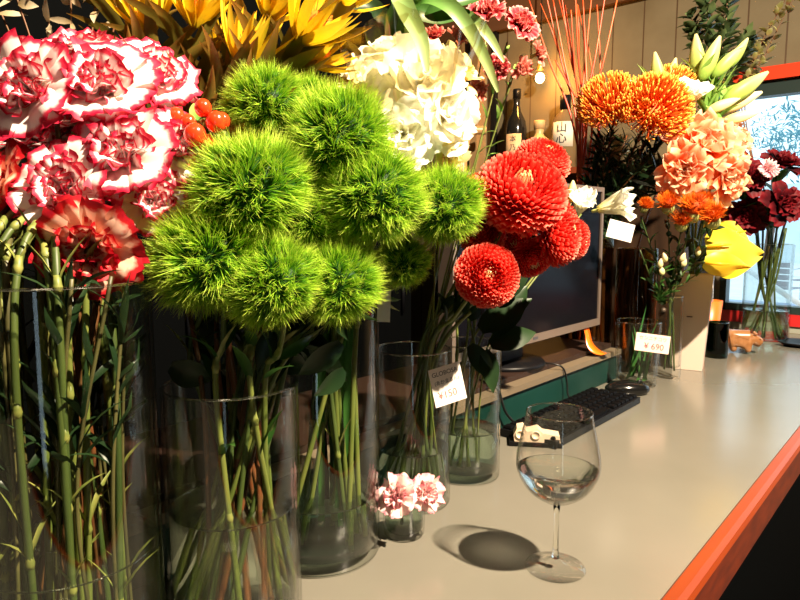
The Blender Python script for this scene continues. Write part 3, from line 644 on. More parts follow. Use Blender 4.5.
# ------------------------------------------------------------------ fuzzy green balls (vases 2 and 3)
GB = [
 (264, 104, .66, .040, V2, 'palest fuzzy green ball, topmost of the cluster below the yellow bracts'),
 (338, 138, .66, .053, V3, 'broad fuzzy green ball at the top of the cluster beside the white flowers'),
 (250, 188, .60, .052, V2, 'large bright green fuzzy ball nearest the red berries'),
 (372, 196, .66, .052, V3, 'large fuzzy green ball right of centre, left of the rightmost one'),
 (208, 258, .60, .052, V2, 'dark shaded fuzzy green ball at the lower left over the low vase rim'),
 (272, 282, .60, .044, V2, 'fuzzy green ball hanging at the bottom centre of the cluster'),
 (338, 284, .64, .042, V3, 'fuzzy green ball hanging lowest on the right beside the small white card'),
 (442, 206, .74, .046, V3, 'rightmost fuzzy green ball, next to the red flowers'),
 (402, 262, .76, .032, V3, 'small dark fuzzy green ball tucked under the rightmost two'),
 (305, 112, .70, .038, V2, 'fuzzy green ball half hidden behind the two topmost ones'),
 (310, 215, .66, .040, V2, 'shaded fuzzy green ball in the dark middle of the cluster'),
]
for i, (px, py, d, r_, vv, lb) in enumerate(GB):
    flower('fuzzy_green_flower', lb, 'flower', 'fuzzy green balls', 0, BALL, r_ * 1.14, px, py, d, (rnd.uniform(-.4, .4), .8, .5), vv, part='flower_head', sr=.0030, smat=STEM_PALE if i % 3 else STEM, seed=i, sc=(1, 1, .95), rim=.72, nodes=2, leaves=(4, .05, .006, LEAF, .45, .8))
for i in range(18):   # further stems of the same bunch in the low vase
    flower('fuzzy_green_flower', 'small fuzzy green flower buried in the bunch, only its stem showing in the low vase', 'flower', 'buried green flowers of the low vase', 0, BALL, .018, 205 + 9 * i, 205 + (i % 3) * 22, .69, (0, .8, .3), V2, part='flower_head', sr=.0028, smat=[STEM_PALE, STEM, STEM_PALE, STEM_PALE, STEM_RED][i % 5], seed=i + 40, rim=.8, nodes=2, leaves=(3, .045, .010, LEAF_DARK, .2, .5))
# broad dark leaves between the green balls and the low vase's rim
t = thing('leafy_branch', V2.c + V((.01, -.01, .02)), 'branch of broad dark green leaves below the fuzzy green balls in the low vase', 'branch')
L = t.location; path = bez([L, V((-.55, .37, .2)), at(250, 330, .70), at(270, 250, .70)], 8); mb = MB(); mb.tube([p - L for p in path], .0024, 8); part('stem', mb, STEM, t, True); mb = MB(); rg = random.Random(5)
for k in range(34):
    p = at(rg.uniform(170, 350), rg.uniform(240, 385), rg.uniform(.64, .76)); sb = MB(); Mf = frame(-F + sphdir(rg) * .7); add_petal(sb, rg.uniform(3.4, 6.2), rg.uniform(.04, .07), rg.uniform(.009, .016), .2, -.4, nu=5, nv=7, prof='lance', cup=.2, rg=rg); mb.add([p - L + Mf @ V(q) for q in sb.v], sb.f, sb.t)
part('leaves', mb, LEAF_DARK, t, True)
# ------------------------------------------------------------------ yellow bracts
LE = [
 (150, 34, .74, .058, (-.12, .95, .25), 'upright yellow cup-shaped bloom at the top, furthest left of its kind'),
 (194, 27, .73, .060, (.28, .93, .25), 'open upright yellow bloom at the top edge, second from the left'),
 (240, 66, .70, .060, (.40, .85, .3), 'yellow bloom with orange heart standing just above the palest green ball'),
 (298, 42, .72, .074, (.72, .65, .3), 'largest yellow starry bloom leaning right at the top centre'),
 (308, 64, .76, .050, (.82, .50, .3), 'half-open yellow bloom leaning right toward the dark gap, lowest right of its kind'),
 (219, 50, .80, .036, (.1, .95, .2), 'half-closed yellow bloom in shade behind the middle ones'),
 (268, 22, .80, .055, (.45, .9, .2), 'yellow bloom cut by the top edge behind the largest one'),
 (246, 86, .74, .030, (.6, .5, .5), 'small orange and yellow bloom peeping out behind the palest green ball'),
 (335, 8, .76, .050, (.8, .6, .3), 'yellow bloom at the top edge, furthest right of its kind'),
 (118, 4, .80, .046, (-.2, .95, .2), 'yellow bloom cut by the top edge above the carnations'),
]
for i, (px, py, d, r_, fc, lb) in enumerate(LE):
    flower('yellow_bract_flower', lb, 'flower', 'yellow cone flowers behind the green balls', 0, LEU, r_, px, py, d, fc, V2 if i % 2 else V1, part='bracts', sr=.0028, smat=STEM_RED, seed=i, rim=.6, leaves=(34, .10, .0085, LEAF_OLIVE, 0.02, .42))
# dark leafy twigs at the top left
t = thing('pale_leaved_twig', V1.c + V((0, .02, .02)), 'thin twigs with small pale leaves against the dark at the top left', 'twig')
L = t.location; mb = MB(); lv = MB(); rg = random.Random(3)
for k in range(6):
    e = at(-20 + 30 * k, -30 + rg.uniform(-10, 10), .80); m_ = at(30 + 14 * k, 90, .78); pth = bez([L + V((rg.uniform(-.02, .02), rg.uniform(-.02, .02), 0)), V((-.586, .23, .35)), m_, e], 7); mb.tube([p - L for p in pth], .0011, 6)
    for j in range(7):
        p = pth[14 + int(j * 1.0)] if j < 7 else e; p = p.lerp(e, rg.uniform(0, 1)); sb = MB(); Mf = frame(-F + sphdir(rg) * .6); add_petal(sb, rg.uniform(0, 6.28), rg.uniform(.016, .034), rg.uniform(.003, .006), .3, -.2, nu=3, nv=5, prof='lance', cup=.2, rg=rg); lv.add([p - L + Mf @ V(q) for q in sb.v], sb.f, sb.t)
part('twig', mb, STEM_RED, t, True); part('leaves', lv, petal('pale_leaf', [(0, (.35, .25, .12)), (1, (.7, .6, .42))], .2, 40, .2), t, True)
# ------------------------------------------------------------------ white flowers
WL = [
 (422, 88, .76, .060, (.1, .35, .9), WHT, 'largest white ruffled bloom, brightest at the centre of its bunch'),
 (372, 88, .78, .044, (-.3, .5, .8), WHT, 'white ruffled bloom inside the clear wrap, upper left of its bunch'),
 (350, 112, .77, .034, (-.6, .2, .7), CRM, 'small creamy bloom at the left end of the white bunch'),
 (440, 118, .75, .046, (.5, .1, .85), WHT, 'white ruffled bloom at the lower right of the bunch above the rightmost green ball'),
 (452, 76, .80, .040, (.7, .5, .5), CRM, 'creamy yellow bloom with jagged petals at the right of the white bunch'),
 (404, 134, .74, .046, (0, -.1, .98), WHT, 'white bloom with a yellowish heart at the bottom of the bunch'),
 (392, 60, .80, .040, (-.2, .8, .5), WHT, 'white bloom at the top of its bunch under the pale leaf blade'),
 (446, 152, .76, .030, (.6, -.5, .6), CRM, 'creamy bloom hanging lowest, just above the rightmost green ball'),
]
for i, (px, py, d, r_, fc, hm, lb) in enumerate(WL):
    flower('white_flower', lb, 'flower', 'white ruffled blooms in the centre', 0, hm, r_, px, py, d, fc, V3, sr=.0032, smat=STEM_PALE, seed=i, rim=.7, nodes=1)
# clear wrap round the white bunch
m_w, nt, n, l = newmat('cellophane'); tr = n.new('ShaderNodeBsdfTransparent'); tr.inputs['Color'].default_value = (.93, .84, .68, 1); gl = n.new('ShaderNodeBsdfGlossy'); gl.inputs['Roughness'].default_value = .18; gl.inputs['Color'].default_value = (1, .85, .6, 1)
mx_ = n.new('ShaderNodeMixShader'); mx_.inputs[0].default_value = .22; l.new(tr.outputs[0], mx_.inputs[1]); l.new(gl.outputs[0], mx_.inputs[2]); out(n, l, mx_.outputs[0])
cc = at(408, 190, .80); mb = MB(); rows = []; ts = []; rg = random.Random(9)
for j in range(9):
    v = j / 8; row = []
    for i in range(41):
        a = -.35 + (2 * PI * .78) * i / 40 + 2.1; rr = .03 + .065 * v + .006 * math.sin(a * 9 + j * .7) + (.008 * math.sin(a * 17) * v)
        row.append(cc + V((rr * math.cos(a), rr * math.sin(a), -.02 + .20 * v + .012 * math.sin(a * 5) * v)))
    rows.append(row); ts.append([.5] * 41)
mb.grid(rows, ts); single('cellophane_wrap', mb, m_w, cc, 'crinkled clear cellophane sleeve around the white blooms', 'wrapping')
# long green blades
def blades(name, pts, w, label, mat=LEAF_BLADE, base=None):
    L = pts[-1]; t_ = thing(name, L, label, 'leaf', 'long green leaf blades above the white flowers'); ps = bez(pts, 8); N = len(ps); rows = []; ts = []
    for i, p in enumerate(ps):
        v = i / (N - 1); tg = (ps[min(i + 1, N - 1)] - ps[max(i - 1, 0)]).normalized(); sd = tg.cross(F).normalized(); ww = w * (math.sin(PI * min(1, .02 + v * 1.0)) ** .6 if v < .5 else 1.0) * (1 if v < .6 else 1 - .7 * (v - .6) / .4)
        fold = F.cross(tg).cross(tg).normalized() * ww * .3
        rows.append([p - sd * ww - L + fold, p - sd * ww * .5 - L + fold * .3, p - L, p + sd * ww * .5 - L + fold * .3, p + sd * ww - L + fold]); ts.append([1 - v] * 5)
    mb = MB(); mb.grid(rows, ts); part('blade', mb, mat, t_, True)
b3 = V3.c + V((0, 0, .03))
blades('leaf_blade', [at(427, 72, .68), at(421, 40, .69), at(406, 10, .70), at(390, -30, .72), at(385, -60, .8), at(400, 60, .9), b3 + V((.02, 0, .3)), b3], .012, 'pale green leaf blade hanging down onto the white blooms')
blades('leaf_blade', [at(498, 92, .80), at(486, 62, .79), at(468, 28, .78), at(446, 4, .78), at(418, 0, .80), at(400, 40, .84), b3 + V((.03, .02, .3)), b3 + V((.02, .01, 0))], .010, 'arching yellow-green leaf blade ending beside the pink spray carnations')
blades('leaf_blade', [at(504, 62, .86), at(488, 36, .86), at(468, 18, .86), at(430, 8, .88), at(400, 30, .9), b3 + V((.03, .03, .3)), b3 + V((.02, .03, 0))], .010, 'pale leaf blade running between the arching blade and the pink spray')
blades('leaf_blade', [at(470, 12, .84), at(440, 16, .83), at(415, 10, .82), at(398, 22, .84), at(395, 80, .86), b3 + V((.0, .03, .3)), b3 + V((.0, .03, 0))], .017, 'broad dark green leaf blade across the top behind the white blooms', LEAF)
blades('leaf_blade', [at(505, -15, .84), at(470, -2, .83), at(435, 4, .82), at(405, 22, .84), at(398, 80, .86), b3 + V((.01, .03, .3)), b3 + V((.0, .02, 0))], .012, 'green leaf blade along the top edge above the pink spray', LEAF)
blades('leaf_blade', [at(330, 14, .80), at(355, 6, .82), at(378, 12, .84), at(392, 60, .86), b3 + V((-.01, .02, .3)), b3 + V((-.01, .02, 0))], .011, 'dark leaf blade at the top edge between yellow and white blooms', LEAF_DARK)
# ------------------------------------------------------------------ pink spray carnations
SP = [
 (486, 17, .92, .032, (-.1, .7, .7), PINK, 'dark pink spray carnation at the top edge of the spray'),
 (519, 28, .90, .030, (.4, .3, .85), PINK, 'fullest pink spray carnation at the top right of the spray'),
 (536, 55, .92, .020, (.7, .1, .6), PINKP, 'small pale pink bud-like carnation, rightmost of the spray'),
 (520, 70, .92, .020, (.2, -.1, .9), PINKP, 'pale pink spray carnation just left of the glowing bulb'),
 (497, 68, .90, .020, (-.2, -.2, .9), PINK, 'pink spray carnation at the tip of the arching leaf blade'),
 (432, 40, .92, .024, (-.3, .7, .6), PINK, 'faded red carnation behind the white blooms, upper left'),
 (460, 42, .94, .026, (.1, .6, .7), PINKP, 'orange-pink carnation behind the creamy bloom inside the wrap'),
 (478, 92, .94, .020, (.3, .2, .8), PINKP, 'dull pink carnation low at the right of the wrap'),
]
for i, (px, py, d, r_, fc, hm, lb) in enumerate(SP):
    flower('spray_carnation', lb, 'carnation', 'pink spray carnations', 0, hm, r_, px, py, d, fc, V4, sr=.0014, smat=STEM_PALE, seed=i, calyx=.016, rim=.5, leaves=(3, .03, .003, LEAF_BRIGHT, .03, .2))
# ------------------------------------------------------------------ red flowers (vase 4)
MU = [
 (520, 192, .86, .062, (.05, .55, .83), 'largest red pompom flower with a pale button, front of the red bunch'),
 (543, 160, .92, .040, (.3, .75, .6), 'red pompom flower at the top right of the red bunch below the bottles'),
 (487, 275, .84, .042, (.05, .1, .98), 'low red pompom flower with a cream button, facing the camera'),
 (556, 232, .89, .048, (.85, .1, .45), 'red pompom flower seen side-on at the right of the bunch'),
 (575, 240, .93, .030, (.9, -.2, .4), 'small red pompom flower with pale tips next to the white blooms'),
 (531, 258, .90, .032, (.25, -.75, .6), 'dark red pompom flower facing down under the bunch'),
 (474, 196, .93, .036, (-.6, .4, .5), 'dull red pompom flower behind the rightmost green ball'),
 (482, 232, .93, .038, (-.5, .0, .5), 'red pompom flower in the shaded heart of the bunch, left'),
 (513, 240, .96, .036, (0, -.4, .8), 'red pompom flower in the shaded heart of the bunch, behind the crossing stems'),
]
for i, (px, py, d, r_, fc, lb) in enumerate(MU):
    flower('red_pompom_flower', lb, 'flower', 'red pompom flowers in the price card vase', 0, MUM, r_ * 1.10, px, py, d, fc, V4, sr=.0032, smat=[STEM_PALE, STEM][i % 2], seed=i, sc=(1, 1, .8), rim=.7, leaves=(2, .04, .008, LEAF_DARK, .2, .5))
# ------------------------------------------------------------------ white lisianthus (vase 5)
flower('lisianthus', 'white frilled flower with a pale tube, in front of the blank white card', 'flower', None, 0, LISI, .050, 598, 210, 1.12, (.75, .15, .5), V5, sr=.002, smat=STEM_PALE, seed=1, calyx=.02, sc=(1, 1, 1.35), rim=.8)
flower('lisianthus', 'white rounded flower behind the small red pompom', 'flower', None, 0, LISI, .042, 576, 214, 1.08, (.2, .6, .7), V5, sr=.002, smat=STEM_PALE, seed=2, calyx=.02, sc=(1, 1, 1.2), rim=.6)
t = thing('flower_bud', V5.c + V((.01, .01, .02)), 'slim pale yellow bud standing above the white flowers', 'bud')
L = t.location; mb = MB(); tip = at(571, 202, 1.12); mb.tube([p - L for p in bez([L, V5.c + V((.03, .02, .22)), at(555, 250, 1.12), tip], 8)], .0016, 8); part('stem', mb, STEM_PALE, t, True); mb = MB(); lily_bud(mb, tip - L, (U + R * .1), .038, .0095); part('bud', mb, P_CREAM, t, True)
t = thing('leafy_shoot', V5.c + V((-.01, 0, .02)), 'stem with broad dark leaves standing in the vase by the monitor', 'stem')
L = t.location; mb = MB(); lv = MB(); rg = random.Random(12); pth = bez([L, V5.c + V((.0, .02, .2)), at(505, 290, 1.06)], 8); mb.tube([p - L for p in pth], .002, 8); part('stem', mb, STEM, t, True)
for px, py, dx, dy, ll in [(495, 335, 35, -60, .10), (480, 330, 45, -30, .10), (500, 300, 20, -30, .09), (475, 320, -10, -30, .08), (490, 345, 40, -15, .09), (470, 345, 20, 30, .07), (485, 350, 5, 30, .07)]:
    p = at(px, py, 1.02); dr = (R * dx - U * dy).normalized(); Mf = frame(-F + V((0, 0, .4)) + sphdir(rg) * .3); q_ = Mf.transposed() @ dr; sb = MB(); add_petal(sb, math.atan2(q_.y, q_.x), ll, ll * .22, .2, -.3, nu=7, nv=8, prof='lance', cup=.15, rg=rg); lv.add([p - L + Mf @ V(q) for q in sb.v], sb.f, sb.t)
part('leaves', lv, LEAF_DARK, t, True)
for i in range(5):
    t = thing('cut_stem', V5.c + V((-.03 + .010 * i, -.015 + .006 * i, .02)), 'knobbly green stem in the vase behind the price card', 'stem', 'stems in the vase behind the price card')
    L = t.location; mb = MB(); rg = random.Random(i); pts = bez([L, L + V((rg.uniform(-.01, .01), 0, .09)), L + V((rg.uniform(-.02, .02), .01, .2)), L + V((rg.uniform(-.03, .03), .02, .30))], 8); mb.tube([p - L for p in pts], [.0022 + .0012 * (k % 5 == 0) for k in range(len(pts))], 8); part('stem', mb, STEM_PALE, t, True)
# ------------------------------------------------------------------ price cards
def textmesh(body, size, mat, par, M, font=None, bold=0.0):
    cu = bpy.data.curves.new('lettering', 'FONT'); cu.body = body; cu.size = size; cu.align_x = 'CENTER'; cu.align_y = 'CENTER'; cu.extrude = .00012; cu.offset = bold
    ob = bpy.data.objects.new('lettering', cu); COL.objects.link(ob); bpy.context.view_layer.update()
    me = bpy.data.meshes.new_from_object(ob.evaluated_get(bpy.context.evaluated_depsgraph_get())); bpy.data.objects.remove(ob)
    me.materials.clear(); me.materials.append(mat); return link('lettering', me, par, mat=M)
M_INK = pmat('ink_black', (.02, .018, .03), .6); M_INKR = pmat('ink_red', (.75, .02, .04), .6); M_INKG = pmat('ink_brown_pink', (.28, .10, .08), .6)
def card(corners, d, label, lines, cm, name='price_card', tilt=0.0):
    """corners TL TR BR BL as pixels; the card is a real thin sheet standing at distance d"""
    P = [at(x, y, d + tilt * (x - corners[0][0])) for x, y in corners]; c = sum(P, V()) / 4
    t = thing(name, c, label, 'card'); ex = ((P[1] - P[0]) + (P[2] - P[3])).normalized(); ey = ((P[0] - P[3]) + (P[1] - P[2])); ey = (ey - ex * ey.dot(ex)).normalized(); ez = ex.cross(ey)
    w = ((P[1] - P[0]).length + (P[2] - P[3]).length) / 2; h = ((P[0] - P[3]).length + (P[1] - P[2]).length) / 2
    M = Matrix((ex, ey, ez)).transposed().to_4x4(); mb = MB(); mb.box((0, 0, 0), (w, h, .0006), 0, M); part('paper', mb, cm, t)
    for s, x, y, sz, mt in lines: textmesh(s, sz * h, mt, t, M @ Matrix.Translation((x * w, y * h, .0005)))
    return t
CW = pmat('card_white', (.82, .74, .70), .6, col2=(.85, .78, .74), scale=30)
CP = pmat('card_pink', (.80, .55, .48), .6)
card([(430, 370), (461, 361), (465, 398), (434, 409)], .895, 'small handwritten price card reading 150 yen on the rim of a vase', [('GLOBOSA', -.02, .33, .165, M_INK), ('(あかまるん)', .0, .1, .13, M_INK), ('¥150', -.06, -.24, .27, M_INKG)], CW, tilt=.0006)
card([(638, 332), (671, 337), (668, 354), (633, 350)], 1.635, 'pinkish price card with red digits on the rim of the short tumbler', [('センニチコウ', 0, .24, .26, M_INKG), ('¥ 690', .05, -.2, .48, M_INKR)], CP)
card([(610, 219), (635, 225), (631, 243), (606, 236)], 1.62, 'blank bright white card behind the white frilled flower', [], CW)
card([(376, 289), (391, 290), (390, 322), (379, 322)], .765, 'small white card half hidden by the lowest right green ball', [], CW)
# ------------------------------------------------------------------ tumbler, tall glass
V8 = vase(636, 387, 0, .052, .172, .0, 'short clear tumbler with green leaves inside, carrying the pinkish price card', 'tumbler', pos=V((-.628, 1.70, 0)), top=.060)
t = thing('grass_tuft', V8.c + V((0, 0, .014)), 'green leaf blades inside the short clear tumbler', 'leaves')
mb = MB(); rg = random.Random(2)
for k in range(8):
    a = rg.uniform(0, 6.28); p = V((.025 * math.cos(a), .025 * math.sin(a), 0)); q = V((.02 + rg.uniform(-.04, .035), .015 + rg.uniform(-.03, .03), rg.uniform(.12, .20))); sd = V((.6, .7, 0)).normalized() * .0045; rows = []; ts = []
    for j in range(7):
        v = j / 6; w = (1 - v ** 3); c = p.lerp(q, v); rows.append([c - sd * w, c + V((0, 0, .0)) , c + sd * w]); ts.append([v] * 3)
    mb.grid(rows, ts)
part('blades', mb, petal('tumbler_leaf', [(0, (.05, .16, .03)), (1, (.03, .12, .03))], .2, 40, .2), t, True)
V9 = vase(668, 377, 0, .032, .23, .0, 'slim tall glass with a thick base, between tumbler and white planter', 'tall_glass', base=.03)
# white tapered planter
t = thing('white_planter', onz(688, 368) + V((0, 0, .0008)), 'tall tapering white rectangular planter with a paper label on its side', 'planter')
M_WH = pmat('planter_white', (.62, .50, .42), .4)
pl = t.location.copy(); PH = .285; bw, bd, tw, td = .040, .032, .058, .036
mb = MB(); vsx = []
for z, a, b_ in [(0, bw, bd), (PH, tw, td), (PH, tw - .004, td - .004), (.01, bw - .004, bd - .004)]:
    vsx += [V((-a, -b_, z)), V((a, -b_, z)), V((a, b_, z)), V((-a, b_, z))]
fs = [(3, 2, 1, 0)] + [(i, (i + 1) % 4, 4 + (i + 1) % 4, 4 + i) for i in range(4)] + [(4 + i, 4 + (i + 1) % 4, 8 + (i + 1) % 4, 8 + i) for i in range(4)] + [(8 + i, 8 + (i + 1) % 4, 12 + (i + 1) % 4, 12 + i) for i in range(4)] + [(12, 13, 14, 15)]
mb.add(vsx, fs); part('planter_body', mb, M_WH, t)
mb = MB(); mb.box((.0563, 0, .235), (.001, .036, .065)); o = part('label_sticker', mb, pmat('label_white', (.8, .8, .82), .5), t); 
for k in range(5):
    m2 = MB(); m2.box((.0572, 0, .255 - .01 * k), (.0006, .026 - .006 * (k % 2), .0025)); link('printed_line', m2.mesh('printed_line', pmat('print_grey', (.25, .27, .35), .6), False), o, (0, 0, 0))
mb = MB(); mb.box((.0, -.0372, .16), (.016, .001, .003)); part('black_mark', mb, M_INK, t)
t.rotation_euler = (0, 0, math.radians(12))
V10 = Vase(); V10.c = V((pl.x, pl.y, 0)); V10.r = .03; V10.top = PH + .001; V10.H = PH
# dark short glass, figurine, big clear vase, orange cup, black dish
V11 = vase(717, 360, 0, .034, .115, 0, 'short dark green glass beside the white planter', 'dark_glass', glassmat('dark_green_glass', (.10, .24, .20)), pos=onz(716, 357))
V12 = vase(752, 338, 0, .080, .36, .115, 'big clear cylinder vase of dark stems near the window', pos=V((-.52, 2.69, 0)))
t = thing('orange_cup', onz(724, 347) + V((0, 0, .0008)), 'orange cup behind the animal figurine', 'cup')
mb = MB(); mb.lathe([(.028, 0), (.030, .004), (.042, .165), (.039, .165), (.028, .006), (.0003, .006)], 32); part('cup_body', mb, pmat('orange_cup', (.85, .16, .02), .35), t, True)
t.location = V((-.645, 2.42, .0008))
single('black_dish', (lambda m: (m.lathe([(.05, .0008), (.075, .016), (.072, .016), (.048, .004), (.0003, .004)], 32, c=tuple(onz(800, 346))), m)[1])(MB()), M_BKP, onz(800, 346), 'small black dish at the right edge of the photo by the window', 'dish')
# animal figurine: a squat brown hippo-like animal, head lowered to the right
t = thing('animal_figurine', onz(741, 353) + V((0, 0, .0008)), 'small brown glazed figurine of a stout four-legged animal by the clear vase', 'figurine')
sk = bpy.data.meshes.new('body'); vv = [(-.030, 0, .052), (-.010, 0, .057), (.015, 0, .054), (.034, 0, .050), (.050, 0, .040), (.062, 0, .034), (-.026, .017, .022), (-.026, .018, .004), (-.026, -.017, .022), (-.026, -.018, .004), (.018, .018, .022), (.020, .019, .004), (.018, -.018, .022), (.020, -.019, .004)]
ee = [(0, 1), (1, 2), (2, 3), (3, 4), (4, 5), (0, 6), (6, 7), (0, 8), (8, 9), (2, 10), (10, 11), (2, 12), (12, 13)]
sk.from_pydata(vv, ee, []); so = bpy.data.objects.new('tmp', sk); COL.objects.link(so); md = so.modifiers.new('s', 'SKIN'); so.modifiers.new('u', 'SUBSURF').levels = 2
rr = [.024, .029, .026, .019, .019, .015] + [.013, .010] * 4
for k, x in enumerate(sk.skin_vertices[0].data): x.radius = (rr[k], rr[k]); x.use_root = (k == 1)
bpy.context.view_layer.update(); me = bpy.data.meshes.new_from_object(so.evaluated_get(bpy.context.evaluated_depsgraph_get())); bpy.data.objects.remove(so)
me.materials.clear(); me.materials.append(pmat('brown_glaze', (.22, .09, .03), .25, col2=(.32, .15, .06), scale=50)); me.polygons.foreach_set('use_smooth', [True] * len(me.polygons)); link('body', me, t, (0, 0, 0))
for s_ in (-1, 1):
    mb = MB(); mb.sphere((.038, s_ * .014, .068), .006, 12, 8, 0, (1, .6, 1)); part('ear', mb, pmat('ear_brown', (.25, .10, .04), .3), t, True)
    mb = MB(); mb.sphere((.052, s_ * .013, .050), .0028, 10, 6); part('eye', mb, M_BKP, t, True)
t.rotation_euler = (0, 0, YAW - .35)
# ------------------------------------------------------------------ orange pincushions, dark needle foliage (tall vase)
for i, (px, py, d, r_, fc, lb) in enumerate([
 (612, 112, 1.75, .085, (-.3, .75, .55), 'orange pincushion flower, leftmost, just right of the red twigs'),
 (650, 116, 1.70, .090, (.15, .5, .8), 'orange pincushion flower with a dark red heart facing the camera, right of the leftmost one'),
 (668, 96, 1.85, .070, (.3, .8, .4), 'orange pincushion flower behind, under the lily buds')]):
    flower('pincushion_flower', lb, 'flower', 'orange pincushion flowers', 0, PIN, r_ * 1.25, px, py, d, fc, V6, part='pincushion', sr=.004, smat=STEM_RED, seed=i, rim=.6, leaves=(70, .055, .0035, LEAF_DARK, .03, .62))
t = thing('needle_foliage', V6.c + V((0, 0, .02)), 'dense dark narrow-leaved foliage under the orange pincushions', 'foliage')
L = t.location; mb = MB(); lv = MB(); rg = random.Random(21)
for k in range(15):
    e = at(rg.uniform(604, 694), rg.uniform(125, 175), rg.uniform(1.72, 1.95)); pth = bez([L + V((rg.uniform(-.03, .03), rg.uniform(-.03, .03), 0)), V6.c + V((rg.uniform(-.04, .04), rg.uniform(-.04, .04), .38)), e], 12); mb.tube([p - L for p in pth], .002, 6)
    for j in range(90):
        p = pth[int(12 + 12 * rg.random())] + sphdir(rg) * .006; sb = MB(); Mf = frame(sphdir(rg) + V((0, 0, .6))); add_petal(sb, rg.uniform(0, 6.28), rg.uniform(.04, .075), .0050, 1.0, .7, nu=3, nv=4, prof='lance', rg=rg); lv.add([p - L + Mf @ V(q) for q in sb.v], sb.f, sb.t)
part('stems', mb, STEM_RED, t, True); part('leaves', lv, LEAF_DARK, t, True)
# ------------------------------------------------------------------ red twigs
TW = [(529, 0), (545, -10), (553, 0), (565, 5), (575, -10), (583, 0), (592, -8), (597, 5), (555, 60), (617, 0), (571, 10), (560, -15), (606, -10), (587, 40)]
TWL = {0: 'red twig leaning furthest left', 9: 'red twig leaning furthest right', 8: 'short side twig leaning left by the clear bottle'}
rg = random.Random(4)
for i, (px, py) in enumerate(TW):
    b_ = V6.c + V((rg.uniform(-.03, .03), rg.uniform(-.03, .03), .02)); t = thing('red_twig', b_, TWL.get(i, 'bare upright red twig in the bundle beside the orange pincushions'), 'twig', 'bare red twigs')
    low = at(586 + rg.uniform(-9, 14), 205, 1.90 + rg.uniform(-.03, .03)); mid = at(588 + rg.uniform(-9, 12) + (px - 590) * .12, 125, 1.90 + rg.uniform(-.03, .03)); e = at(px, py, 1.90 + rg.uniform(-.05, .05))
    pth = bez([b_, V6.c + V((rg.uniform(-.04, .02), rg.uniform(-.04, .02), .37)), mid, mid.lerp(e, .5) + V((rg.uniform(-.006, .006), 0, 0)), e], 8); N = len(pth); mb = MB(); mb.tube([p - b_ for p in pth], [.0046 - .0028 * k / N for k in range(N)], 7); part('stem', mb, P_TWIG, t, True)
    if i in (1, 4, 6, 11):
        k = int(N * .75); m2 = MB(); s0 = pth[k]; e2 = s0 + (pth[-1] - s0) * .8 + R * rg.uniform(-.06, .06); m2.tube([s0 - b_, s0.lerp(e2, .5) + R * .004 - b_, e2 - b_], [.002, .0018, .0012], 6); part('side_shoot', m2, P_TWIG, t, True)
# ------------------------------------------------------------------ peach blooms, lilies, etc. in the white planter and tall vases
PEA = [(700, 150, 1.72, .105, (.0, .35, .9), 'large peach ruffled bloom lit brightest, centre of the right bouquet'), (682, 168, 1.68, .075, (-.3, -.3, .9), 'deep orange underside of a peach bloom, lower left of the big one'), (722, 178, 1.70, .075, (.3, -.35, .85), 'peach bloom hanging at the lower right of the big one beside the dark red roses'), (676, 128, 1.80, .062, (-.4, .5, .7), 'peach bloom tucked against the orange pincushions'), (728, 142, 1.78, .070, (.5, .3, .7), 'pale peach bloom under the cream lily buds')]
for i, (px, py, d, r_, fc, lb) in enumerate(PEA):
    flower('peach_bloom', lb, 'flower', 'peach ruffled blooms', 0, PEACH, r_, px, py, d, fc, V10, part='bloom', sr=.004, smat=STEM, seed=i, rim=.5)
flower('open_lily', 'open white lily above the big peach bloom', 'lily', None, 0, LISI, .075, 690, 102, 1.75, (.1, .7, .7), V10, part='bloom', sr=.004, smat=STEM, seed=5, sc=(1, 1, .8), rim=.4)
def lily(i, buds, root, label, vv, cream=False):
    b_ = vv.c + V((.004 * i, -.004 * i, .03)); t = thing('lily_stem', b_, label, 'lily', 'lily stems in bud'); L = b_; rt = at(*root); rg = random.Random(i)
    mb = MB(); pth = bez([b_, V((vv.c.x, vv.c.y, vv.top)), V((vv.c.x, vv.c.y, vv.top)).lerp(rt, .5), rt], 8); mb.tube([p - L for p in pth], .0038, 8); part('stem', mb, STEM_PALE, t, True)
    for (x0, y0, x1, y1, dd, cr) in buds:
        a = at(x0, y0, dd); e = at(x1, y1, dd - .02); ln = (e - a).length
        mb = MB(); lily_bud(mb, a - L, e - a, ln, ln * .17); o = part('bud', mb, P_LILYW if cr else P_LILY, t, True)
        m2 = MB(); m2.tube([p - L for p in bez([rt, rt.lerp(a, .6) - V((0, 0, .008)), a + (e - a) * .03], 6)], .0026, 7); link('bud_stalk', m2.mesh('bud_stalk', STEM_PALE), o, (0, 0, 0))
    mb = MB()
    for k in range(20):
        bb = buds[k % len(buds)]; p = rt.lerp(at(bb[0], bb[1], bb[4]), rg.uniform(0, 1.1)); sb = MB(); Mf = frame(V((0, 0, 1)) + sphdir(rg) * .3); add_petal(sb, k * 2.4, rg.uniform(.06, .12), .009, 1.2, .5 + rg.uniform(-.3, .5), nu=5, nv=8, prof='lance', cup=.25, rg=rg); mb.add([p - L + Mf @ V(q) for q in sb.v], sb.f, sb.t)
    part('leaves', mb, LEAF_BRIGHT, t, True)
lily(0, [(662, 98, 655, 52, 1.82, 0), (664, 98, 676, 58, 1.84, 0), (648, 92, 628, 80, 1.80, 1), (672, 96, 662, 68, 1.88, 0)], (664, 112, 1.85), 'lily stem with upright green buds over the orange pincushions, leftmost of the lilies', V10)
lily(1, [(700, 82, 720, 36, 1.80, 0), (712, 78, 742, 46, 1.80, 0), (700, 88, 696, 34, 1.88, 0), (728, 68, 748, 38, 1.95, 0)], (705, 105, 1.82), 'lily stem with tall green buds at the top centre of the lilies', V10)
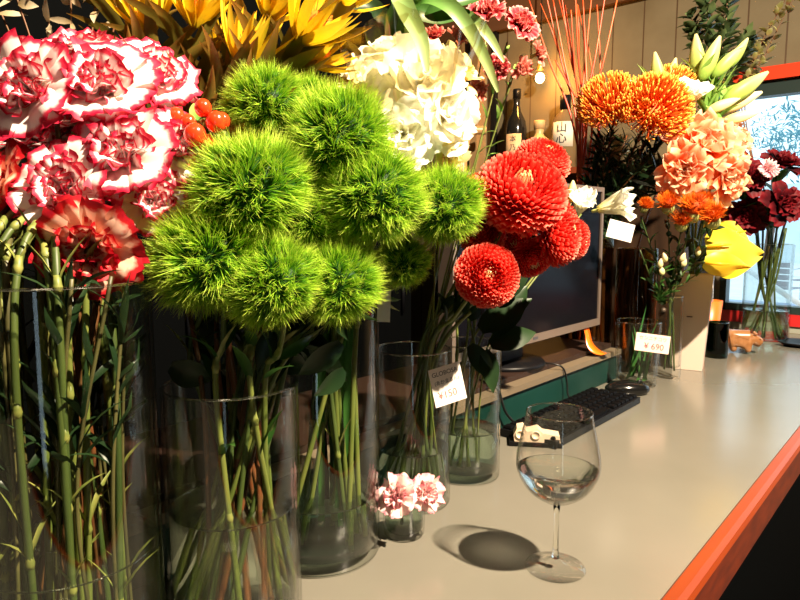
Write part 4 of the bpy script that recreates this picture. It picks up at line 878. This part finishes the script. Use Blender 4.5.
lily(2, [(722, 104, 768, 72, 1.78, 0), (716, 112, 762, 92, 1.80, 1), (722, 122, 760, 112, 1.76, 1), (706, 112, 740, 98, 1.78, 1), (724, 92, 758, 84, 1.9, 0)], (705, 122, 1.84), 'lily stem with long green and cream buds pointing right over the window', V10)
# glossy dark leaves at the top and the bronze twig at the right
def leafy(name, label, cat, start, pts, nl, ll, lw, lm, sm, seed, spread, e0=.9, e1=.3, sr=.003, f0=.3):
    t = thing(name, start, label, cat); L = V(start); rg = random.Random(seed); mb = MB(); lv = MB()
    for pl_ in pts:
        pth = bez([L] + pl_, 9); N = len(pth); mb.tube([p - L for p in pth], [sr * (1 - .6 * k / N) for k in range(N)], 7)
        for j in range(nl):
            k = int(N * (f0 + (1 - f0) * j / nl)); p = pth[min(k, N - 1)] + sphdir(rg) * spread; d_ = (pth[min(k + 1, N - 1)] - pth[max(k - 1, 0)]).normalized(); Mf = frame(d_ + sphdir(rg) * .3)
            sb = MB(); add_petal(sb, j * 2.4 + rg.uniform(-.4, .4), ll * rg.uniform(.7, 1.2), lw * rg.uniform(.8, 1.1), e0, e1, nu=5, nv=6, prof='lance', cup=.2, rg=rg); lv.add([p - L + Mf @ V(q) for q in sb.v], sb.f, sb.t)
    part('branch', mb, sm, t, True); part('leaves', lv, lm, t, True); return t
LG = petal('glossy_leaf', [(0, (.03, .06, .025)), (1, (.14, .19, .07))], .3, 40, .1, .25)
V7t = V((V7.c.x, V7.c.y, V7.top))
leafy('glossy_leaf_branch', 'branch of glossy dark round leaves at the top above the lily buds', 'branch', V7.c + V((0, 0, .02)), [[V7t, at(690, 110, 2.05), at(708, 50, 2.05), at(705, -15, 2.05)], [V7t, at(695, 110, 2.08), at(722, 50, 2.05), at(728, -10, 2.05)], [V7t, at(690, 110, 2.08), at(700, 60, 2.1), at(692, 20, 2.1)], [V7t, at(690, 120, 2.1), at(730, 75, 2.1), at(748, 40, 2.1)]], 80, .048, .014, LG, STEM_RED, 6, .012, f0=.6)
V12t = V((V12.c.x, V12.c.y, V12.top))
leafy('bronze_leaf_twig', 'twig of small bronze and cream leaves at the upper right over the red window bar', 'twig', V12.c + V((0, 0, .02)), [[V12t, at(742, 110, 2.35), at(756, 55, 2.35), at(785, 0, 2.35)], [V12t, at(745, 110, 2.35), at(765, 55, 2.35), at(798, -10, 2.3)], [V12t, at(742, 110, 2.35), at(750, 70, 2.35), at(758, 45, 2.35)]], 26, .038, .010, petal('bronze_leaf', [(0, (.22, .10, .05)), (.5, (.34, .34, .10)), (1, (.80, .76, .45))], .5, 25, .2), STEM_RED, 8, .01, f0=.62)
# dark red roses in the big clear vase
RO = [(746, 180, 2.20, .075, (-.1, .3, .9), 'dark red bloom at the upper left of its bunch next to the peach blooms'), (780, 168, 2.30, .080, (.1, .7, .6), 'dark red bloom at the top of its bunch against the window'), (778, 206, 2.20, .085, (.2, .1, .9), 'dark red bloom low in the middle of its bunch'), (745, 215, 2.28, .075, (-.4, -.2, .8), 'darkest red bloom at the lower left of its bunch above the yellow spathes'), (806, 190, 2.25, .080, (.5, .3, .7), 'dark red bloom cut by the right edge of the photo')]
for i, (px, py, d, r_, fc, lb) in enumerate(RO):
    flower('dark_red_flower', lb, 'flower', 'dark red blooms near the window', 0, ROSE, r_, px, py, d, fc, V12, sr=.0038, smat=STEM, seed=i, rim=.6, leaves=(4, .09, .03, LEAF, .1, .35))
flower('pink_crested_flower', 'small frilly pink and white flower among the dark red blooms', 'flower', None, 0, [carnation_mesh(61, P_ROSEC, 26, .16, .35)], .038, 767, 170, 2.12, (0, .3, .9), V12, sr=.003, seed=1, rim=.4)
for i in range(8):
    a = i * 2.4; b_ = V12.c + V((.045 * math.cos(a), .045 * math.sin(a), .02)); t = thing('cut_stem', b_, 'dark green stem standing in the big clear vase near the window', 'stem', 'stems in the big clear vase'); mb = MB()
    mb.tube([p - b_ for p in bez([b_, V12.c + V((-.02 * math.cos(a), -.02 * math.sin(a), .2)), V12.c + V((-.05 * math.cos(a + .3), -.05 * math.sin(a + .3), .42))], 8)], .0036, 8); part('stem', mb, STEM, t, True)
# yellow spathes
for i, (px, py, d, L_, W, az, fc, lb) in enumerate([(728, 262, 1.72, .130, .07, 1.0, (.1, .75, .65), 'upper yellow spathe pointing up behind the large one'), (712, 265, 1.66, .165, .085, -.05, (.05, .35, .95), 'largest glossy yellow spathe curling right over the planter'), (720, 275, 1.62, .140, .035, -.15, (.1, -.3, .95), 'pale lower yellow spathe lying flat over the planter rim')]):
    fw = V(fc).normalized(); fw = (R * fw.x + U * fw.y - F * fw.z).normalized(); h = [at(722, 238, 1.74), at(706, 248, 1.68), at(704, 262, 1.65)][i]; bot = V10.c + V((.008 * i, .008 * i, .02)); t = thing('yellow_spathe_flower', bot, lb, 'flower', 'yellow spathe flowers in the white planter')
    Mf = frame(fw); q_ = Mf.transposed() @ (R * math.cos(az) + U * math.sin(az)); mb = MB(); add_petal(mb, math.atan2(q_.y, q_.x), L_, W, .45, -.55, nu=13, nv=14, prof='heart', cup=-.35, ruf=.008, kr=1.2); mb.v = [tuple(h - bot + Mf @ V(q)) for q in mb.v]; part('spathe', mb, P_YEL, t, True)
    mb = MB(); mb.tube([h - bot + fw * .006, h - bot + fw * .02 + R * .03, h - bot + fw * .022 + R * .055], [.004, .0045, .002], 8); part('spadix', mb, P_YEL, t, True)
    mb = MB(); mb.tube([p - bot for p in bez([h, V((V10.c.x, V10.c.y, V10.top)), bot], 8)], .004, 8); part('stem', mb, STEM, t, True)
# orange tufts
TF = [(645, 202, 1.78, .020, 'small orange tufted flower, leftmost of the tufts'), (668, 200, 1.76, .030, 'orange tufted flower second from the left'), (694, 205, 1.70, .038, 'largest deep orange tufted flower under the peach blooms'), (682, 217, 1.72, .030, 'orange tufted flower below and left of the largest'), (712, 213, 1.70, .034, 'orange tufted flower right of the largest, above the yellow spathes'), (704, 198, 1.76, .026, 'orange tufted flower peeping behind the largest')]
for i, (px, py, d, r_, lb) in enumerate(TF):
    flower('orange_tufted_flower', lb, 'flower', 'orange tufted flowers', 0, TUFT, r_ * 1.35, px, py + 4, d - .07, (rnd.uniform(-.4, .4), .8, .5), V9 if i < 4 else V10, part='tuft', sr=.0022, smat=STEM, seed=i, rim=.6, leaves=(9, .04, .007, LEAF_DARK, .05, .6))
# cream budded sprig leaning out over the planter
t = thing('budded_sprig', V9.c + V((0, 0, .035)), 'dark leafy sprig with small cream buds leaning in front of the white planter', 'sprig')
L = t.location; rg = random.Random(15); mb = MB(); lv = MB()
for e in [(662, 265), (683, 262), (698, 258), (722, 258), (655, 240), (640, 250)]:
    ep = at(e[0], e[1], 1.72); pth = bez([L, V9.c + V((0, 0, .2)), at(660, 300, 1.77), ep], 8); mb.tube([p - L for p in pth], .0016, 6)
    for j in range(22):
        p = pth[14 + int(rg.random() * (len(pth) - 15))] + sphdir(rg) * .004; sb = MB(); Mf = frame((ep - L) + sphdir(rg) * .15); add_petal(sb, rg.uniform(0, 6.28), rg.uniform(.02, .04), .004, 1.1, .6, nu=3, nv=5, prof='lance', rg=rg); lv.add([p - L + Mf @ V(q) for q in sb.v], sb.f, sb.t)
part('stems', mb, STEM, t, True); part('leaves', lv, LEAF, t, True)
for px, py in [(660, 268), (666, 262), (663, 275), (681, 262), (683, 267), (698, 256), (708, 268)]:
    mb = MB(); p = at(px, py, 1.70); lily_bud(mb, p - L, U + sphdir(rg) * .5, .026, .008); part('bud', mb, petal('cream_bud', [(0, (.5, .5, .2)), (1, (.95, .75, .5))], .1, 30, .2), t, True)
# brown dry stems seen in the tall smoky vases
for j, vv in enumerate((V6, V7)):
    for i in range(12):
        a = i * 2.4 + j; rr = vv.r * .8 * math.sqrt((i + .5) / 12); b_ = vv.c + V((rr * math.cos(a), rr * math.sin(a), .018)); t = thing('woody_stem', b_, 'brown woody stem in the tall smoky vase ' + ('beside the monitor' if j == 0 else 'behind the tumbler'), 'stem', 'woody stems in the tall vase ' + ('beside the monitor' if j == 0 else 'behind the tumbler')); mb = MB(); rg = random.Random(i)
        mb.tube([p - b_ for p in bez([b_, b_ + V((rg.uniform(-.01, .01), rg.uniform(-.01, .01), .15)), b_ + V((rg.uniform(-.01, .01), rg.uniform(-.01, .01), .34))], 6)], .0065, 7); part('bark', mb, pmat('bark_brown', (.10, .06, .03), .7, col2=(.20, .13, .07), scale=70, stretch=(1, 1, .15)) if i == 0 else bpy.data.materials['bark_brown'], t, True)
# ------------------------------------------------------------------ shelf, bottles, bulb, posts at the end wall
t = thing('wall_shelf', (-1.62, EY - .08, .66), 'reddish brown wooden shelf on the end wall carrying three bottles', 'shelf')
part('shelf_board', rel(t, (-1.93, EY - .155, .672), (-1.25, EY - .001, .70)), pmat('shelf_wood', (.22, .045, .015), .4), t)
part('bracket', rel(t, (-1.88, EY - .13, .56), (-1.86, EY - .001, .6715)), M_BEAM, t); part('bracket', rel(t, (-1.33, EY - .13, .56), (-1.31, EY - .001, .6715)), M_BEAM, t)
def bottle(x, y, prof, m, label, lab, capm, capz, extra=None):
    t = thing('bottle', (x, y, .7008), label, 'bottle', 'bottles on the end wall shelf'); mb = MB(); mb.lathe(prof, 40); part('bottle_body', mb, m, t, True)
    mb = MB(); r_ = prof[-1][0] + .002; mb.lathe([(r_, capz), (r_, prof[-1][1] + .004), (r_ * .9, prof[-1][1] + .006)], 24); part('cap', mb, capm, t, True)
    if lab:
        r_, z0, z1, a0, a1, lm = lab; mb = MB(); rows = []
        for z in (z0, z1): rows.append([V((r_ * math.cos(a0 + (a1 - a0) * k / 16), r_ * math.sin(a0 + (a1 - a0) * k / 16), z)) for k in range(17)])
        rows2 = [[V((q.x * 1.012, q.y * 1.012, q.z)) for q in r_2] for r_2 in rows]; mb.grid([rows[0], rows2[0], rows2[1], rows[1], rows[0]], [[.5] * 17] * 5); o = part('paper_label', mb, lm, t, True)
    return t
A0 = -PI / 2 + .45
dk = pmat('bottle_dark_glass', (.010, .010, .009), .12); pl_ = pmat('paper_label_tan', (.62, .42, .24), .6)
bx = at(517, 172, 3.2); t = bottle(-1.715, EY - .078, [(.046, 0), (.052, .004), (.052, .21), (.046, .25), (.022, .30), (.0165, .33), (.0165, .40), (.018, .402)], dk, 'tall dark bottle with a tan paper label, leftmost on the shelf', (.0526, .03, .185, A0 - 1.0, A0 + .6, pl_), M_BKP, .36)
def ltx(t, s, size, r_, z, m, ang=A0 - .2):
    ez = V((math.cos(ang), math.sin(ang), 0)); ex = V((-math.sin(ang), math.cos(ang), 0)); M = Matrix((ex, V((0, 0, 1)), ez)).transposed().to_4x4(); M.translation = ez * r_ + V((0, 0, z)); textmesh(s, size, m, t, M)
for k, s in enumerate('本乃蔵'): ltx(t, s, .034, .0548, .158 - .042 * k, M_INK)
t = bottle(-1.585, EY - .078, [(.052, 0), (.058, .006), (.058, .125), (.050, .15), (.026, .165), (.020, .18), (.024, .20), (.026, .235)], pmat('cream_bottle', (.62, .40, .16), .35), 'squat cream coloured bottle with a golden label, middle of the shelf', (.0586, .02, .12, A0 - 1.0, A0 + .8, pmat('gold_label', (.75, .48, .14), .4)), pmat('cork_tan', (.55, .35, .16), .6), .20)
ltx(t, '福', .055, .0605, .07, pmat('ink_brown', (.3, .15, .04), .6))
t = bottle(-1.45, EY - .078, [(.054, 0), (.060, .005), (.060, .20), (.054, .235), (.026, .27), (.021, .29), (.021, .335), (.023, .337)], pmat('clear_bottle', (.20, .13, .06), .08), 'bottle with a white brush-lettered label and black cap, rightmost on the shelf', (.0606, .10, .215, A0 - 1.0, A0 + .7, pmat('paper_label_white', (.80, .70, .56), .6)), M_BKP, .27)
ltx(t, '山', .05, .0628, .185, M_INK); ltx(t, '心', .05, .0628, .135, M_INK)
bl = at(540, 78, 3.10)
t = thing('hanging_bulb', (bl.x, bl.y, CZ - .0005), 'glowing warm light bulb hanging on a cord above the bottles', 'light bulb'); L = t.location
mb = MB(); mb.tube([V((0, 0, 0)), V((0, 0, bl.z + .07 - L.z))], .003, 8); part('cord', mb, M_CABLE, t, True)
mb = MB(); mb.lathe([(.014, .035), (.016, .04), (.016, .07), (.008, .075)], 20, c=(0, 0, bl.z - L.z)); part('socket', mb, pmat('brass', (.5, .35, .12), .3, metal=.8), t, True)
mb = MB(); mb.sphere((0, 0, bl.z - L.z), .022, 20, 14, 0, (1, 1, 1.15)); part('bulb', mb, pmat('bulb_glow', (1, .8, .4), .3, emis=(1, .62, .20), es=26), t, True)
pd = bpy.data.lights.new('bulb_light', 'POINT'); pd.energy = 6.5; pd.color = (1, .42, .07); pd.shadow_soft_size = .03; po = bpy.data.objects.new('bulb_light', pd); COL.objects.link(po); po.location = bl + V((.03, -.07, 0))
M_POST = pmat('post_wood', (.30, .18, .08), .5, col2=(.38, .24, .11), scale=12, stretch=(1, 1, .08))
sbox('trim_2', (-1.99, EY - .09, FZ), (-1.945, EY - .0005, 1.43), M_POST)
sbox('trim_3', (-2.10, EY - .06, FZ), (-2.065, EY - .0005, 1.43), M_POST)
sbox('trim_4', (-1.90, EY - .03, FZ), (-1.875, EY - .0005, 1.43), M_WALLD)
t = thing('wall_pipe', (-2.04, 2.70, .0), 'tan bent pipe beside the wooden post left of the bottles', 'pipe')
mb = MB(); L = t.location; mb.tube([p - L for p in bez([at(462, 200, 3.2), at(464, 150, 3.2), at(472, 132, 3.2), at(486, 130, 3.2)], 8)], .022, 14); part('pipe_bend', mb, pmat('pipe_tan', (.5, .3, .13), .35), t, True)
# tall dark cupboard added to keep the room behind the ledge black
t = thing('dark_backdrop', (-1.75, .6, FZ), 'tall black cupboard added to darken the room behind the left vases', 'backdrop')
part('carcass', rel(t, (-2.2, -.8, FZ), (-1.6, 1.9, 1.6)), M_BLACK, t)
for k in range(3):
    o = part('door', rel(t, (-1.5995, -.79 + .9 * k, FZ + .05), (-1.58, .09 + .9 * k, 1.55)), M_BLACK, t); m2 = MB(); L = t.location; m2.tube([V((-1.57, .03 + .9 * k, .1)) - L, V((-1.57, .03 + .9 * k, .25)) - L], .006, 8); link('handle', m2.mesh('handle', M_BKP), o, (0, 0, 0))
t = thing('low_cabinet', (-1.4, EY - .19, FZ), 'dark brown cabinet against the end wall below the bottle shelf', 'cabinet')
M_DW = pmat('dark_wood', (.022, .012, .007), .5, col2=(.05, .026, .014), scale=16, stretch=(1, 1, .1), spec=.2)
part('carcass', rel(t, (-1.93, EY - .36, FZ), (-.79, EY - .001, .52)), M_DW, t)
for k in range(3): o = part('door', rel(t, (-1.92 + .375 * k, EY - .377, FZ + .04), (-1.555 + .375 * k, EY - .3605, .50)), M_DW, t); m2 = MB(); m2.sphere(V((-1.60 + .375 * k, EY - .387, .1)) - t.location, .010, 10, 7); link('knob', m2.mesh('knob', M_SILV), o, (0, 0, 0))
# ------------------------------------------------------------------ outside the window
M_PAVE = pmat('street_paving', (.70, .74, .78), .8, col2=(.80, .83, .86), scale=2)
sbox('pavement', (-25, EY + .12, FZ - .15), (30, 45, FZ - .001), M_PAVE)
sbox('street_wall', (-14, 30, FZ), (22, 30.4, 2.2), pmat('pale_building', (.62, .72, .80), .8, col2=(.75, .82, .86), scale=1))
def garden_chair(px, d, label, rz):
    p = at(px, 300, d); t = thing('garden_chair', (p.x, p.y, FZ), label, 'chair', 'white slatted chairs outside'); wm = pmat('chair_white', (.85, .88, .9), .4); gm = pmat('chair_slat', (.32, .30, .32), .5)
    t.rotation_euler = (0, 0, rz)
    for sx in (-1, 1):
        for sy in (-1, 1):
            mb = MB(); mb.tube([V((sx * .22, sy * .22, 0)), V((sx * .21, sy * .2, .45 if sy < 0 else .9))], .018, 8); part('leg', mb, wm, t, True)
        mb = MB(); mb.tube([V((sx * .22, -.22, .64)), V((sx * .22, .2, .66))], .018, 8); part('armrest', mb, wm, t, True)
    mb = MB()
    for k in range(5): mb.box((0, -.18 + .09 * k, .45), (.42, .075, .02))
    part('seat', mb, gm, t); mb = MB()
    for k in range(4): mb.box((0, .205, .53 + .1 * k), (.40, .02, .08))
    part('backrest', mb, gm, t)
garden_chair(781, 10.5, 'white metal garden chair with grey slats seen through the window, left one', YAW * -1 + 3.6); garden_chair(806, 12, 'white metal garden chair further right outside, cut by the photo edge', -.3)
t = thing('street_bench', tuple(at(790, 320, 6)[:2]) + (FZ,), 'long blue-grey low bench outside behind the sill', 'bench'); mb = MB(); mb.box((0, 0, .60), (4, .4, .20)); part('seat', mb, pmat('bench_blue', (.28, .36, .52), .5), t)
for sx in (-1.6, 1.6): mb = MB(); mb.box((sx, 0, .25), (.1, .35, .4998)); part('leg', mb, M_DKGREEN, t)
t = thing('white_pole', tuple(at(770, 330, 5)[:2]) + (FZ,), 'slanting white pole outside the window', 'pole'); L = t.location; mb = MB(); mb.tube([at(745, 268, 4.6) - L, at(812, 312, 4.0) - L], .02, 10); part('rod', mb, pmat('pole_white', (.85, .87, .9), .4), t, True); mb = MB(); mb.tube([V((0, 0, 0)), V((0, 0, 1.38)), at(770, 285, 4.4) - L], .015, 8); part('foot_post', mb, bpy.data.materials['pole_white'], t, True)
def tree(px, d, hgt, label, seed):
    p = at(px, 300, d); t = thing('street_tree', (p.x, p.y, FZ), label, 'tree', 'trees across the street'); rg = random.Random(seed); mb = MB(); mb.tube([V((0, 0, 0)), V((.1, 0, hgt * .4)), V((0, 0, hgt * .7))], [.14, .1, .05], 10); part('trunk', mb, M_BEAM, t, True); lv = MB()
    for k in range(420):
        q = V((0, 0, hgt * .72)) + sphdir(rg) * hgt * .21 * rg.random() ** .4; sb = sphdir(rg); s2 = sb.orthogonal().normalized(); lv.add([q - sb * .09, q + s2 * .022, q + sb * .09, q - s2 * .022], [(0, 1, 2, 3)])
    o = part('crown', lv, pmat('tree_leaf', (.10, .28, .33), .5), t)
tree(808, 11, 4.2, 'bluish green street tree beyond the window, nearer one', 1); tree(764, 20, 5.5, 'pale far street tree at the left of the window', 2)
# ------------------------------------------------------------------ light
w = bpy.data.worlds.new('sky'); S.world = w; w.use_nodes = True; bg = w.node_tree.nodes['Background']; bg.inputs[0].default_value = (.66, .88, 1.0, 1); bg.inputs[1].default_value = 1.9
ld = bpy.data.lights.new('shop_spot', 'SPOT'); ld.energy = 1130; ld.color = (1, .81, .58); ld.spot_size = math.radians(124); ld.spot_blend = .8; ld.shadow_soft_size = .03
lo = bpy.data.objects.new('shop_spot', ld); COL.objects.link(lo); lo.location = (.83, .81, 2.05)
lo.rotation_euler = (V((-.75, 1.1, .40)) - V(lo.location)).to_track_quat('-Z', 'Y').to_euler()
fd = bpy.data.lights.new('room_fill', 'AREA'); fd.shape = 'DISK'; fd.size = .7; fd.energy = 7; fd.color = (1, .78, .5); fo = bpy.data.objects.new('room_fill', fd); COL.objects.link(fo); fo.location = (.3, -.6, 2.3)  # added soft warm fill for the room, no fixture belongs to it
